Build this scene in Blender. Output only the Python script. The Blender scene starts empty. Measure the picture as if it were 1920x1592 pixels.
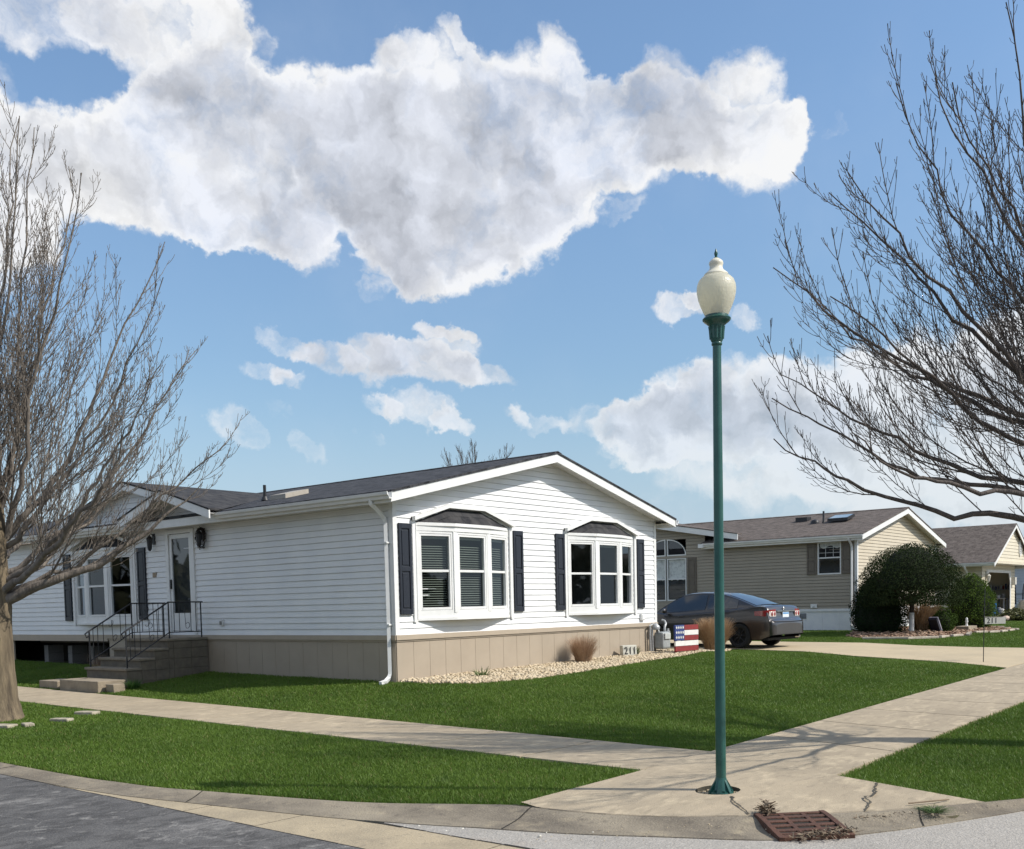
import bpy, math, random
import numpy as np
from mathutils import Vector, Matrix
from mathutils.geometry import tessellate_polygon
random.seed(7); RNG = np.random.default_rng(7)
R = math.radians
sc = bpy.context.scene
COL = sc.collection

# ------------------------------------------------------------------ camera
CAM = dict(loc=(-12.39145, -12.65284, 1.24551), yaw=0.683853, pitch=-0.060457, roll=-0.021761, f=1923.0, py=1251.92)
def cam_axes():
    y, p, r = CAM['yaw'], CAM['pitch'], CAM['roll']
    f = np.array([math.cos(y)*math.cos(p), math.sin(y)*math.cos(p), math.sin(p)])
    rt = np.array([math.sin(y), -math.cos(y), 0.0]); up = np.cross(rt, f)
    return rt*math.cos(r)+up*math.sin(r), -rt*math.sin(r)+up*math.cos(r), f
RT, UP, FW = cam_axes()
cd = bpy.data.cameras.new('camera'); cam = bpy.data.objects.new('camera', cd); COL.objects.link(cam)
cd.sensor_fit = 'HORIZONTAL'; cd.sensor_width = 36.0; cd.lens = CAM['f']/1920*36.0
cd.shift_y = (CAM['py']-796.0)/1920.0; cd.shift_x = 0
cd.clip_start = .1; cd.clip_end = 3000
M3 = Matrix(((RT[0], UP[0], -FW[0]), (RT[1], UP[1], -FW[1]), (RT[2], UP[2], -FW[2])))
cam.matrix_world = Matrix.Translation(CAM['loc']) @ M3.to_4x4()
sc.camera = cam

# ------------------------------------------------------------------ world and sun
SUN_AZ = np.array([.43, -.903]); SUN_EL = R(42)
SKY_STRENGTH = .15; SUN_STRENGTH = 3.9; EXPOSURE = .33
sc.view_settings.view_transform = 'Standard'; sc.view_settings.look = 'None'
sc.view_settings.exposure = EXPOSURE; sc.view_settings.gamma = 1; sc.view_settings.use_curve_mapping = False
sdir = Vector((SUN_AZ[0]*math.cos(SUN_EL), SUN_AZ[1]*math.cos(SUN_EL), math.sin(SUN_EL))).normalized()
sl = bpy.data.lights.new('sun', 'SUN'); sl.energy = SUN_STRENGTH; sl.angle = R(.53); sl.color = (1, .95, .87)
so = bpy.data.objects.new('sun', sl); COL.objects.link(so)
so.rotation_euler = sdir.to_track_quat('Z', 'Y').to_euler()

def sky_world():
    w = bpy.data.worlds.new('World'); sc.world = w; w.use_nodes = True
    nt = w.node_tree; N = nt.nodes; L = nt.links; N.clear()
    def node(t, **k):
        n = N.new(t)
        for a, b in k.items(): setattr(n, a, b)
        return n
    def M(op, a, b=None, c=None, clamp=False):
        n = node('ShaderNodeMath', operation=op, use_clamp=clamp)
        for i, v in enumerate((a, b, c)):
            if v is None: continue
            if isinstance(v, (int, float)): n.inputs[i].default_value = v
            else: L.new(v, n.inputs[i])
        return n.outputs[0]
    def V(op, a, b):
        n = node('ShaderNodeVectorMath', operation=op)
        for i, v in enumerate((a, b)):
            if isinstance(v, (tuple, list)): n.inputs[i].default_value = v
            else: L.new(v, n.inputs[i])
        return n.outputs['Value'] if op == 'DOT_PRODUCT' else n.outputs['Vector']
    def noise(vec, scale, detail=8, rough=.55, dist=0):
        n = node('ShaderNodeTexNoise'); L.new(vec, n.inputs['Vector'])
        n.inputs['Scale'].default_value = scale; n.inputs['Detail'].default_value = detail
        n.inputs['Roughness'].default_value = rough; n.inputs['Distortion'].default_value = dist
        return n
    def smooth(v, lo, hi):
        n = node('ShaderNodeMapRange', interpolation_type='SMOOTHSTEP'); L.new(v, n.inputs['Value'])
        n.inputs['From Min'].default_value = lo; n.inputs['From Max'].default_value = hi
        return n.outputs['Result']
    d = node('ShaderNodeTexCoord').outputs['Generated']
    wn = noise(d, 5.5, 6, .55)
    off = V('SUBTRACT', wn.outputs['Color'], (.5, .5, .5))
    dw = V('ADD', d, V('MULTIPLY', off, (.065, .065, .065)))
    wn2 = noise(d, 22, 5, .6)
    dw = V('ADD', dw, V('MULTIPLY', V('SUBTRACT', wn2.outputs['Color'], (.5, .5, .5)), (.045, .045, .045)))
    wn3 = noise(d, 60, 4, .6)
    dw = V('ADD', dw, V('MULTIPLY', V('SUBTRACT', wn3.outputs['Color'], (.5, .5, .5)), (.016, .016, .016)))
    # cumulus banks: direction of each bank's centre, half width and half height (px of a 1923 px focal length), tilt, weight
    B = [(60,10,180,66,4,.95),(310,45,140,90,0,1),(400,60,45,70,0,.7),(370,125,70,40,0,.7),
         (270,225,110,70,-28,1),(380,200,130,85,12,1),(110,300,140,74,20,1),(0,350,110,130,20,.85),(250,318,165,85,20,1),(340,385,120,48,25,.8),(450,300,200,140,18,1),(470,418,150,56,14,.85),
         (560,448,78,52,35,.85),(600,300,190,130,14,1),(660,250,160,85,6,1),(760,330,150,130,10,1),(840,220,170,115,-6,1),(800,450,110,95,0,1),(850,510,110,48,0,.9),(780,400,120,110,0,1),(930,330,170,150,0,1),
         (1000,200,110,100,0,1),(950,430,120,80,-25,.9),(1080,260,150,105,8,1),(1040,370,120,70,-20,.9),(1180,260,120,95,10,1),(1240,210,80,90,0,.9),(1300,260,110,75,5,1),(1380,200,85,85,10,1),(1400,280,110,75,-4,1),(1470,255,62,60,0,.95),(1495,215,32,46,10,.7),
         (1150,415,62,22,-18,.55),(1070,95,46,30,38,.55),(475,90,38,32,25,.5),(710,110,34,32,60,.45),(760,110,60,26,10,.4),(880,95,60,16,35,.45),(1575,225,18,36,10,.35),(700,535,36,20,30,.55),
         (545,635,76,22,30,.6),(625,670,66,34,22,.75),(720,680,66,46,8,.9),(800,690,90,42,14,.95),(840,650,58,38,28,.8),(900,710,66,24,8,.75),(490,690,60,24,18,.6),(545,712,36,20,20,.6),(820,622,36,15,15,.5),(865,628,14,14,0,.4),
         (720,765,40,20,30,.5),(795,785,80,32,16,.75),(845,800,40,20,0,.6),(572,830,42,20,34,.45),(690,825,40,15,14,.4),(500,770,34,20,30,.35),(985,780,62,22,4,.6),(960,770,18,22,0,.4),
         (1140,795,100,34,8,.7),(1215,790,90,44,0,.75),(1300,765,90,56,0,.9),(1290,810,160,52,4,.8),(1420,750,130,72,0,1),(1200,840,70,26,14,.6),(1440,840,240,90,4,.85),(1620,780,220,120,0,1),(1800,760,240,150,0,1),(1800,880,300,120,0,.9),(1160,850,50,20,14,.5),
         (1270,590,50,28,0,.9),(1320,575,40,24,0,.8),(1390,598,34,28,0,.75),(1560,950,420,70,0,.5),(440,805,60,36,16,.7),(60,880,200,90,0,.5),(2150,700,300,200,0,1.0),(-250,400,300,200,10,1),(-300,150,260,120,0,.9)]
    acc = None
    for (x, y, rx, ry, t, wt) in B:
        c = FW + RT*(x-960)/CAM['f'] + UP*(CAM['py']-y)/CAM['f']; c /= np.linalg.norm(c)
        a = R(-t)
        u = RT - c*float(RT@c); u /= np.linalg.norm(u); v = np.cross(c, u) * -1
        if float(v@UP) < 0: v = -v
        cosz = float(c@FW); k = CAM['f']/cosz
        u2 = (u*math.cos(a)+v*math.sin(a))*k/(rx*1.22); v2 = (-u*math.sin(a)+v*math.cos(a))*k/(ry*1.22)
        pa = V('DOT_PRODUCT', dw, tuple(u2)); pb = V('DOT_PRODUCT', dw, tuple(v2))
        r2 = M('MULTIPLY_ADD', pb, pb, M('MULTIPLY', pa, pa))
        val = M('MULTIPLY', M('SUBTRACT', 1.0, r2, clamp=True), 1.7); val = M('MINIMUM', val, 1.0)
        acc = M('MULTIPLY', val, wt) if acc is None else M('MULTIPLY_ADD', val, wt, acc)
    # unseen cumulus added over the rest of the sky, lifting the fill on shaded walls
    rest = M('MULTIPLY', smooth(noise(d, 2.4, 6, .55).outputs['Fac'], .44, .58), smooth(M('MULTIPLY', V('DOT_PRODUCT', d, tuple((FW+UP*.28)/np.linalg.norm(FW+UP*.28))), -1.0), -.66, -.5))
    acc = M('MULTIPLY_ADD', rest, 1.1, acc)
    n1 = noise(dw, 13, 12, .62).outputs['Fac']
    ls = UP*.75 + RT*.55 - FW*.2; ls = ls/np.linalg.norm(ls)*.017
    n1s = noise(dw, 9, 6, .5).outputs['Fac']; n1b = noise(V('ADD', dw, tuple(ls)), 9, 6, .5).outputs['Fac']
    n3 = noise(d, 5, 5, .5).outputs['Fac']
    S = M('MINIMUM', acc, 1.2); ST = M('MINIMUM', acc, 2.6)
    dens = M('ADD', S, M('MULTIPLY', M('SUBTRACT', n1, .5), 1.9))
    alpha = smooth(dens, .28, 1.24)
    sz0 = node('ShaderNodeSeparateXYZ'); L.new(d, sz0.inputs[0]); lowf = node('ShaderNodeMapRange'); L.new(sz0.outputs['Z'], lowf.inputs['Value']); lowf.inputs['From Min'].default_value = .04; lowf.inputs['From Max'].default_value = .27; lowf.inputs['To Min'].default_value = .5; lowf.inputs['To Max'].default_value = .97
    alpha = M('MULTIPLY', alpha, lowf.outputs['Result'])
    thick = smooth(M('ADD', M('MULTIPLY', ST, .5), M('MULTIPLY', M('SUBTRACT', n3, .5), 3.4)), .25, 1.75)
    emb = M('ADD', M('MULTIPLY', M('SUBTRACT', n1s, n1b), 1.9), M('MULTIPLY', M('SUBTRACT', n1, .5), .12))
    lum = M('ADD', M('SUBTRACT', .96, M('MULTIPLY', thick, .25)), emb)
    lum = M('MAXIMUM', M('MINIMUM', lum, .95), .5)
    grey = node('ShaderNodeMix', data_type='RGBA'); L.new(thick, grey.inputs['Factor'])
    grey.inputs['A'].default_value = (1.0, 1.0, 1.0, 1); grey.inputs['B'].default_value = (.90, .94, 1.04, 1)
    cl = node('ShaderNodeVectorMath', operation='SCALE'); L.new(grey.outputs['Result'], cl.inputs[0]); L.new(lum, cl.inputs['Scale'])
    sk = node('ShaderNodeTexSky', sky_type='NISHITA', sun_disc=False, sun_elevation=SUN_EL)
    sk.sun_rotation = math.atan2(SUN_AZ[0], SUN_AZ[1]); sk.air_density = 1.15; sk.dust_density = .4; sk.ozone_density = 1.6; sk.altitude = 180
    sz = node('ShaderNodeSeparateXYZ'); L.new(d, sz.inputs[0]); hz = node('ShaderNodeMapRange', interpolation_type='SMOOTHSTEP'); L.new(sz.outputs['Z'], hz.inputs['Value']); hz.inputs['From Min'].default_value = 0; hz.inputs['From Max'].default_value = .5; hz.inputs['To Min'].default_value = .66; hz.inputs['To Max'].default_value = .96
    hs = node('ShaderNodeVectorMath', operation='SCALE'); L.new(sk.outputs['Color'], hs.inputs[0]); tint = V('MULTIPLY', sk.outputs['Color'], (.855, .925, .96)); L.new(tint, hs.inputs[0]); L.new(M('MULTIPLY', hz.outputs['Result'], SKY_STRENGTH), hs.inputs['Scale'])
    # clouds are brought to the sky's own units, so one Background strength serves both
    cs = node('ShaderNodeVectorMath', operation='SCALE'); L.new(cl.outputs['Vector'], cs.inputs[0]); cs.inputs['Scale'].default_value = .80
    veil = M('MULTIPLY', smooth(noise(d, 3.2, 6, .6).outputs['Fac'], .42, .85), .22)
    vm = node('ShaderNodeMix', data_type='RGBA'); L.new(veil, vm.inputs['Factor']); L.new(hs.outputs['Vector'], vm.inputs['A']); vm.inputs['B'].default_value = (.50, .58, .70, 1)
    hb = node('ShaderNodeMapRange', interpolation_type='SMOOTHSTEP'); L.new(sz.outputs['Z'], hb.inputs['Value']); hb.inputs['From Min'].default_value = .0; hb.inputs['From Max'].default_value = .22; hb.inputs['To Min'].default_value = .85; hb.inputs['To Max'].default_value = 0
    vh = node('ShaderNodeMix', data_type='RGBA'); L.new(hb.outputs['Result'], vh.inputs['Factor']); L.new(vm.outputs['Result'], vh.inputs['A']); vh.inputs['B'].default_value = (.36, .46, .60, 1)
    mx = node('ShaderNodeMix', data_type='RGBA'); L.new(alpha, mx.inputs['Factor']); L.new(vh.outputs['Result'], mx.inputs['A']); L.new(cs.outputs['Vector'], mx.inputs['B'])
    bg = node('ShaderNodeBackground'); L.new(mx.outputs['Result'], bg.inputs['Color']); bg.inputs['Strength'].default_value = 1.0
    out = node('ShaderNodeOutputWorld'); L.new(bg.outputs['Background'], out.inputs['Surface'])
    w.cycles.sampling_method = 'MANUAL'; w.cycles.sample_map_resolution = 512
sky_world()

# ------------------------------------------------------------------ materials
MATS = {}
def mat(name, c1, c2=None, scale=6, rough=.7, bump=0, bscale=40, metal=0, spec=.4, detail=6, stretch=(1, 1, 1), lo=.35, hi=.65, coat=0, rnd=0):
    if name in MATS: return MATS[name]
    m = bpy.data.materials.new(name); m.use_nodes = True; nt = m.node_tree; N = nt.nodes; L = nt.links
    b = N['Principled BSDF']; b.inputs['Roughness'].default_value = rough; b.inputs['Metallic'].default_value = metal
    b.inputs['Specular IOR Level'].default_value = spec; b.inputs['Coat Weight'].default_value = coat
    b.inputs['Coat Roughness'].default_value = .05
    tc = N.new('ShaderNodeTexCoord'); mp = N.new('ShaderNodeMapping'); mp.inputs['Scale'].default_value = stretch
    L.new(tc.outputs['Object'], mp.inputs['Vector'])
    if c2 is None: c2 = tuple(x*.86 for x in c1)
    n = N.new('ShaderNodeTexNoise'); n.inputs['Scale'].default_value = scale; n.inputs['Detail'].default_value = detail; n.inputs['Roughness'].default_value = .6
    L.new(mp.outputs['Vector'], n.inputs['Vector'])
    r = N.new('ShaderNodeValToRGB'); r.color_ramp.elements[0].position = lo; r.color_ramp.elements[1].position = hi
    r.color_ramp.elements[0].color = (*c1, 1); r.color_ramp.elements[1].color = (*c2, 1)
    L.new(n.outputs['Fac'], r.inputs['Fac'])
    L.new(r.outputs['Color'], b.inputs['Base Color'])
    if bump:
        n2 = N.new('ShaderNodeTexNoise'); n2.inputs['Scale'].default_value = bscale; n2.inputs['Detail'].default_value = 5
        L.new(mp.outputs['Vector'], n2.inputs['Vector'])
        bp = N.new('ShaderNodeBump'); bp.inputs['Strength'].default_value = bump; bp.inputs['Distance'].default_value = .02
        L.new(n2.outputs['Fac'], bp.inputs['Height']); L.new(bp.outputs['Normal'], b.inputs['Normal'])
    MATS[name] = m; return m
def layered(name, base, layers, rough=.85, bump=.3, bscale=60, cracks=None):
    """concrete or asphalt: a base colour and several noise layers (colour, scale, lo, hi, amount, stretch)"""
    m = bpy.data.materials.new(name); m.use_nodes = True; nt = m.node_tree; N = nt.nodes; L = nt.links
    b = N['Principled BSDF']; b.inputs['Roughness'].default_value = rough; b.inputs['Specular IOR Level'].default_value = .25
    tc = N.new('ShaderNodeTexCoord'); prev = None
    rgb = N.new('ShaderNodeRGB'); rgb.outputs[0].default_value = (*base, 1); prev = rgb.outputs[0]
    for (c, s, lo, hi, amt, st) in layers:
        mp = N.new('ShaderNodeMapping'); mp.inputs['Scale'].default_value = st; L.new(tc.outputs['Object'], mp.inputs['Vector'])
        mp.inputs['Location'].default_value = (s*1.7, s*.9, 0)
        n = N.new('ShaderNodeTexNoise'); n.inputs['Scale'].default_value = s; n.inputs['Detail'].default_value = 8; n.inputs['Roughness'].default_value = .62
        L.new(mp.outputs['Vector'], n.inputs['Vector'])
        mr = N.new('ShaderNodeMapRange'); mr.inputs['From Min'].default_value = lo; mr.inputs['From Max'].default_value = hi; mr.inputs['To Max'].default_value = amt
        L.new(n.outputs['Fac'], mr.inputs['Value'])
        mx = N.new('ShaderNodeMix'); mx.data_type = 'RGBA'; L.new(mr.outputs['Result'], mx.inputs['Factor']); L.new(prev, mx.inputs['A']); mx.inputs['B'].default_value = (*c, 1)
        prev = mx.outputs['Result']
    if cracks:
        wv = N.new('ShaderNodeTexNoise'); wv.inputs['Scale'].default_value = 3; wv.inputs['Detail'].default_value = 6; L.new(tc.outputs['Object'], wv.inputs['Vector'])
        av = N.new('ShaderNodeVectorMath'); av.operation = 'MULTIPLY_ADD'; L.new(wv.outputs['Color'], av.inputs[0]); av.inputs[1].default_value = (.5, .5, .5); L.new(tc.outputs['Object'], av.inputs[2])
        vo = N.new('ShaderNodeTexVoronoi'); vo.feature = 'DISTANCE_TO_EDGE'; vo.inputs['Scale'].default_value = 1.1; L.new(av.outputs['Vector'], vo.inputs['Vector'])
        mr = N.new('ShaderNodeMapRange'); mr.inputs['From Min'].default_value = .002; mr.inputs['From Max'].default_value = .013; mr.inputs['To Min'].default_value = .3; mr.inputs['To Max'].default_value = 0; L.new(vo.outputs['Distance'], mr.inputs['Value'])
        pn = N.new('ShaderNodeTexNoise'); pn.inputs['Scale'].default_value = 1.6; pn.inputs['Detail'].default_value = 4; L.new(tc.outputs['Object'], pn.inputs['Vector'])
        pr_ = N.new('ShaderNodeMapRange'); pr_.inputs['From Min'].default_value = .46; pr_.inputs['From Max'].default_value = .6; L.new(pn.outputs['Fac'], pr_.inputs['Value'])
        pm = N.new('ShaderNodeMath'); pm.operation = 'MULTIPLY'; L.new(mr.outputs['Result'], pm.inputs[0]); L.new(pr_.outputs['Result'], pm.inputs[1])
        mx = N.new('ShaderNodeMix'); mx.data_type = 'RGBA'; L.new(pm.outputs[0], mx.inputs['Factor']); L.new(prev, mx.inputs['A']); mx.inputs['B'].default_value = (*cracks, 1); prev = mx.outputs['Result']
    L.new(prev, b.inputs['Base Color'])
    n2 = N.new('ShaderNodeTexNoise'); n2.inputs['Scale'].default_value = bscale; n2.inputs['Detail'].default_value = 6; L.new(tc.outputs['Object'], n2.inputs['Vector'])
    bp = N.new('ShaderNodeBump'); bp.inputs['Strength'].default_value = bump; bp.inputs['Distance'].default_value = .015
    L.new(n2.outputs['Fac'], bp.inputs['Height']); L.new(bp.outputs['Normal'], b.inputs['Normal'])
    return m
def shingles(name, c1, c2, c3, axis):
    """asphalt shingles: courses run along `axis` (0 = x, 1 = y)"""
    m = bpy.data.materials.new(name); m.use_nodes = True; nt = m.node_tree; N = nt.nodes; L = nt.links
    b = N['Principled BSDF']; b.inputs['Roughness'].default_value = .9; b.inputs['Specular IOR Level'].default_value = .3
    tc = N.new('ShaderNodeTexCoord'); sp = N.new('ShaderNodeSeparateXYZ'); L.new(tc.outputs['Object'], sp.inputs[0])
    cb = N.new('ShaderNodeCombineXYZ')
    L.new(sp.outputs[axis], cb.inputs[0]); L.new(sp.outputs[1-axis], cb.inputs[1])
    br = N.new('ShaderNodeTexBrick'); L.new(cb.outputs[0], br.inputs['Vector']); br.inputs['Scale'].default_value = 1
    br.inputs['Brick Width'].default_value = .24; br.inputs['Row Height'].default_value = .13; br.inputs['Mortar Size'].default_value = .006
    br.inputs['Color1'].default_value = (*c1, 1); br.inputs['Color2'].default_value = (*c2, 1); br.inputs['Mortar'].default_value = tuple(x*.4 for x in c1)+(1,)
    br.inputs['Mortar Smooth'].default_value = .3
    n = N.new('ShaderNodeTexNoise'); n.inputs['Scale'].default_value = 4.5; n.inputs['Detail'].default_value = 8; n.inputs['Roughness'].default_value = .7; L.new(cb.outputs[0], n.inputs['Vector'])
    mr = N.new('ShaderNodeMapRange'); mr.inputs['From Min'].default_value = .42; mr.inputs['From Max'].default_value = .62; mr.inputs['To Max'].default_value = .75; L.new(n.outputs['Fac'], mr.inputs['Value'])
    mx = N.new('ShaderNodeMix'); mx.data_type = 'RGBA'; L.new(mr.outputs['Result'], mx.inputs['Factor']); L.new(br.outputs['Color'], mx.inputs['A']); mx.inputs['B'].default_value = (*c3, 1)
    L.new(mx.outputs['Result'], b.inputs['Base Color'])
    bp = N.new('ShaderNodeBump'); bp.inputs['Strength'].default_value = .5; bp.inputs['Distance'].default_value = .02
    L.new(br.outputs['Fac'], bp.inputs['Height']); bp.invert = True; L.new(bp.outputs['Normal'], b.inputs['Normal'])
    return m
def glass(name, tint=(.6, .64, .62), fac=.0, rough=.02):
    m = bpy.data.materials.new(name); m.use_nodes = True; nt = m.node_tree; N = nt.nodes; L = nt.links; N.clear()
    o = N.new('ShaderNodeOutputMaterial'); t = N.new('ShaderNodeBsdfTransparent'); t.inputs[0].default_value = (*tint, 1)
    g = N.new('ShaderNodeBsdfGlossy'); g.inputs['Roughness'].default_value = rough; g.inputs[0].default_value = (.9, .95, 1, 1)
    ge = N.new('ShaderNodeNewGeometry'); dt = N.new('ShaderNodeVectorMath'); dt.operation = 'DOT_PRODUCT'; L.new(ge.outputs['Normal'], dt.inputs[0]); L.new(ge.outputs['Incoming'], dt.inputs[1])
    def mm(op, a, c, d=None):
        n = N.new('ShaderNodeMath'); n.operation = op
        for i, v in enumerate((a, c, d)):
            if v is None: continue
            if isinstance(v, (int, float)): n.inputs[i].default_value = v
            else: L.new(v, n.inputs[i])
        return n.outputs[0]
    fz = mm('POWER', mm('SUBTRACT', 1.0, mm('ABSOLUTE', dt.outputs['Value'], 0)), 5.0); ad = N.new('ShaderNodeMath'); ad.operation = 'MULTIPLY_ADD'; ad.inputs[1].default_value = .9; ad.inputs[2].default_value = max(.0, .06+fac); L.new(fz, ad.inputs[0])
    mx = N.new('ShaderNodeMixShader'); L.new(ad.outputs[0], mx.inputs[0]); L.new(t.outputs[0], mx.inputs[1]); L.new(g.outputs[0], mx.inputs[2])
    L.new(mx.outputs[0], o.inputs[0]); return m
def leafy(name, c1, c2, c3, transl=.25, scale=1.2, rough=.55, straw=None, spec=.25):
    """foliage and grass: per-leaf random colour (attribute rnd), slow patches, some light through the leaf"""
    m = bpy.data.materials.new(name); m.use_nodes = True; nt = m.node_tree; N = nt.nodes; L = nt.links
    b = N['Principled BSDF']; b.inputs['Roughness'].default_value = rough; b.inputs['Specular IOR Level'].default_value = .25
    at = N.new('ShaderNodeAttribute'); at.attribute_name = 'rnd'
    mx = N.new('ShaderNodeMix'); mx.data_type = 'RGBA'; L.new(at.outputs['Fac'], mx.inputs['Factor']); mx.inputs['A'].default_value = (*c1, 1); mx.inputs['B'].default_value = (*c2, 1)
    b.inputs['Specular IOR Level'].default_value = spec
    tc = N.new('ShaderNodeTexCoord'); n = N.new('ShaderNodeTexNoise'); n.inputs['Scale'].default_value = scale; n.inputs['Detail'].default_value = 5; n.inputs['Roughness'].default_value = .65; L.new(tc.outputs['Object'], n.inputs['Vector'])
    mr = N.new('ShaderNodeMapRange'); mr.inputs['From Min'].default_value = .42; mr.inputs['From Max'].default_value = .68; mr.inputs['To Max'].default_value = .7; L.new(n.outputs['Fac'], mr.inputs['Value'])
    m2 = N.new('ShaderNodeMix'); m2.data_type = 'RGBA'; L.new(mr.outputs['Result'], m2.inputs['Factor']); L.new(mx.outputs['Result'], m2.inputs['A']); m2.inputs['B'].default_value = (*c3, 1)
    if straw:
        th = N.new('ShaderNodeMath'); th.operation = 'GREATER_THAN'; th.inputs[1].default_value = .98; L.new(at.outputs['Fac'], th.inputs[0])
        m3 = N.new('ShaderNodeMix'); m3.data_type = 'RGBA'; L.new(th.outputs[0], m3.inputs['Factor']); L.new(m2.outputs['Result'], m3.inputs['A']); m3.inputs['B'].default_value = (*straw, 1)
        n5 = N.new('ShaderNodeTexNoise'); n5.inputs['Scale'].default_value = 1.7; n5.inputs['Detail'].default_value = 6; n5.inputs['Roughness'].default_value = .7; L.new(tc.outputs['Object'], n5.inputs['Vector'])
        m5 = N.new('ShaderNodeMapRange'); m5.inputs['From Min'].default_value = .54; m5.inputs['From Max'].default_value = .72; m5.inputs['To Max'].default_value = .75; L.new(n5.outputs['Fac'], m5.inputs['Value'])
        m6 = N.new('ShaderNodeMix'); m6.data_type = 'RGBA'; L.new(m5.outputs['Result'], m6.inputs['Factor']); L.new(m3.outputs['Result'], m6.inputs['A']); m6.inputs['B'].default_value = (.12, .19, .045, 1); m2 = m6
    L.new(m2.outputs['Result'], b.inputs['Base Color'])
    if transl:
        tr = N.new('ShaderNodeBsdfTranslucent'); L.new(m2.outputs['Result'], tr.inputs[0])
        ms = N.new('ShaderNodeMixShader'); ms.inputs[0].default_value = transl; o = N['Material Output']
        L.new(b.outputs[0], ms.inputs[1]); L.new(tr.outputs[0], ms.inputs[2]); L.new(ms.outputs[0], o.inputs[0])
    return m

# ------------------------------------------------------------------ mesh helpers
class MB:
    def __init__(s, T=None): s.v = []; s.f = []; s.m = []; s.T = T; s.mi = 0
    def add(s, vs, fs, mi=None):
        o = len(s.v)
        s.v += [tuple(s.T(*p)) if s.T else tuple(p) for p in vs]
        s.f += [[o+i for i in f] for f in fs]; s.m += [s.mi if mi is None else mi]*len(fs)
        return s
    def box(s, a, b, mi=None):
        x0, x1 = sorted((a[0], b[0])); y0, y1 = sorted((a[1], b[1])); z0, z1 = sorted((a[2], b[2]))
        return s.add([(x0,y0,z0),(x1,y0,z0),(x1,y1,z0),(x0,y1,z0),(x0,y0,z1),(x1,y0,z1),(x1,y1,z1),(x0,y1,z1)],
                     [(0,3,2,1),(4,5,6,7),(0,1,5,4),(1,2,6,5),(2,3,7,6),(3,0,4,7)], mi)
    def quad(s, a, b, c, d, mi=None): return s.add([a, b, c, d], [(0, 1, 2, 3)], mi)
    def prism(s, poly, d, mi=None):
        """poly: 3-d points of a flat outline, d: extrusion vector"""
        n = len(poly); top = [tuple(p[i]+d[i] for i in range(3)) for p in poly]
        return s.add(list(poly)+top, [tuple(range(n))[::-1], tuple(range(n, 2*n))]+[(i, (i+1) % n, n+(i+1) % n, n+i) for i in range(n)], mi)
    def tube(s, pts, r, k=8, caps=True, mi=None):
        P = np.array(pts, float); n = len(P); rr = np.full(n, r, float) if np.isscalar(r) else np.array(r, float)
        tg = np.gradient(P, axis=0); tg /= np.linalg.norm(tg, axis=1)[:, None]+1e-12
        ref = np.array([0, 0, 1.]) if abs(tg[0][2]) < .9 else np.array([1., 0, 0])
        u = np.cross(tg, ref); u /= np.linalg.norm(u, axis=1)[:, None]+1e-12; w = np.cross(tg, u)
        a = np.arange(k)*2*math.pi/k
        ring = P[:, None, :]+rr[:, None, None]*(np.cos(a)[None, :, None]*u[:, None, :]+np.sin(a)[None, :, None]*w[:, None, :])
        fs = [(i*k+j, i*k+(j+1) % k, (i+1)*k+(j+1) % k, (i+1)*k+j) for i in range(n-1) for j in range(k)]
        if caps: fs += [tuple(range(k))[::-1], tuple((n-1)*k+j for j in range(k))]
        return s.add(ring.reshape(-1, 3).tolist(), fs, mi)
    def lathe(s, prof, c=(0, 0, 0), k=24, mi=None):
        vs = []; fs = []; n = len(prof)
        for r, z in prof:
            for j in range(k):
                a = 2*math.pi*j/k; vs.append((c[0]+r*math.cos(a), c[1]+r*math.sin(a), c[2]+z))
        for i in range(n-1):
            for j in range(k): fs.append((i*k+j, i*k+(j+1) % k, (i+1)*k+(j+1) % k, (i+1)*k+j))
        fs += [tuple(range(k))[::-1], tuple((n-1)*k+j for j in range(k))]
        return s.add(vs, fs, mi)
    def ball(s, c, r, k=10, n=6, mi=None):
        rx, ry, rz = (r, r, r) if np.isscalar(r) else r
        vs = [(c[0], c[1], c[2]-rz)]; fs = []
        for i in range(1, n):
            t = math.pi*i/n-math.pi/2
            for j in range(k):
                a = 2*math.pi*j/k; vs.append((c[0]+rx*math.cos(t)*math.cos(a), c[1]+ry*math.cos(t)*math.sin(a), c[2]+rz*math.sin(t)))
        vs.append((c[0], c[1], c[2]+rz)); e = len(vs)-1
        for j in range(k):
            fs.append((0, 1+(j+1) % k, 1+j)); fs.append((e, e-k+j, e-k+(j+1) % k))
            for i in range(n-2): fs.append((1+i*k+j, 1+i*k+(j+1) % k, 1+(i+1)*k+(j+1) % k, 1+(i+1)*k+j))
        return s.add(vs, fs, mi)
    def build(s, name, mats, parent=None, smooth=None, bevel=0, label=None, loc=None):
        me = bpy.data.meshes.new(name); me.from_pydata(s.v, [], s.f); me.update()
        mats = mats if isinstance(mats, (list, tuple)) else [mats]
        for m in mats: me.materials.append(m)
        if len(mats) > 1: me.polygons.foreach_set('material_index', np.array(s.m, np.int32))
        if smooth:
            me.polygons.foreach_set('use_smooth', np.ones(len(me.polygons), bool)); me.set_sharp_from_angle(angle=R(smooth))
        o = bpy.data.objects.new(name, me); COL.objects.link(o)
        if loc: o.location = loc
        if parent: o.parent = parent
        if label: o['label'] = label
        if bevel:
            b = o.modifiers.new('bevel', 'BEVEL'); b.width = bevel; b.segments = 2; b.limit_method = 'ANGLE'; b.angle_limit = R(40)
        return o
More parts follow.
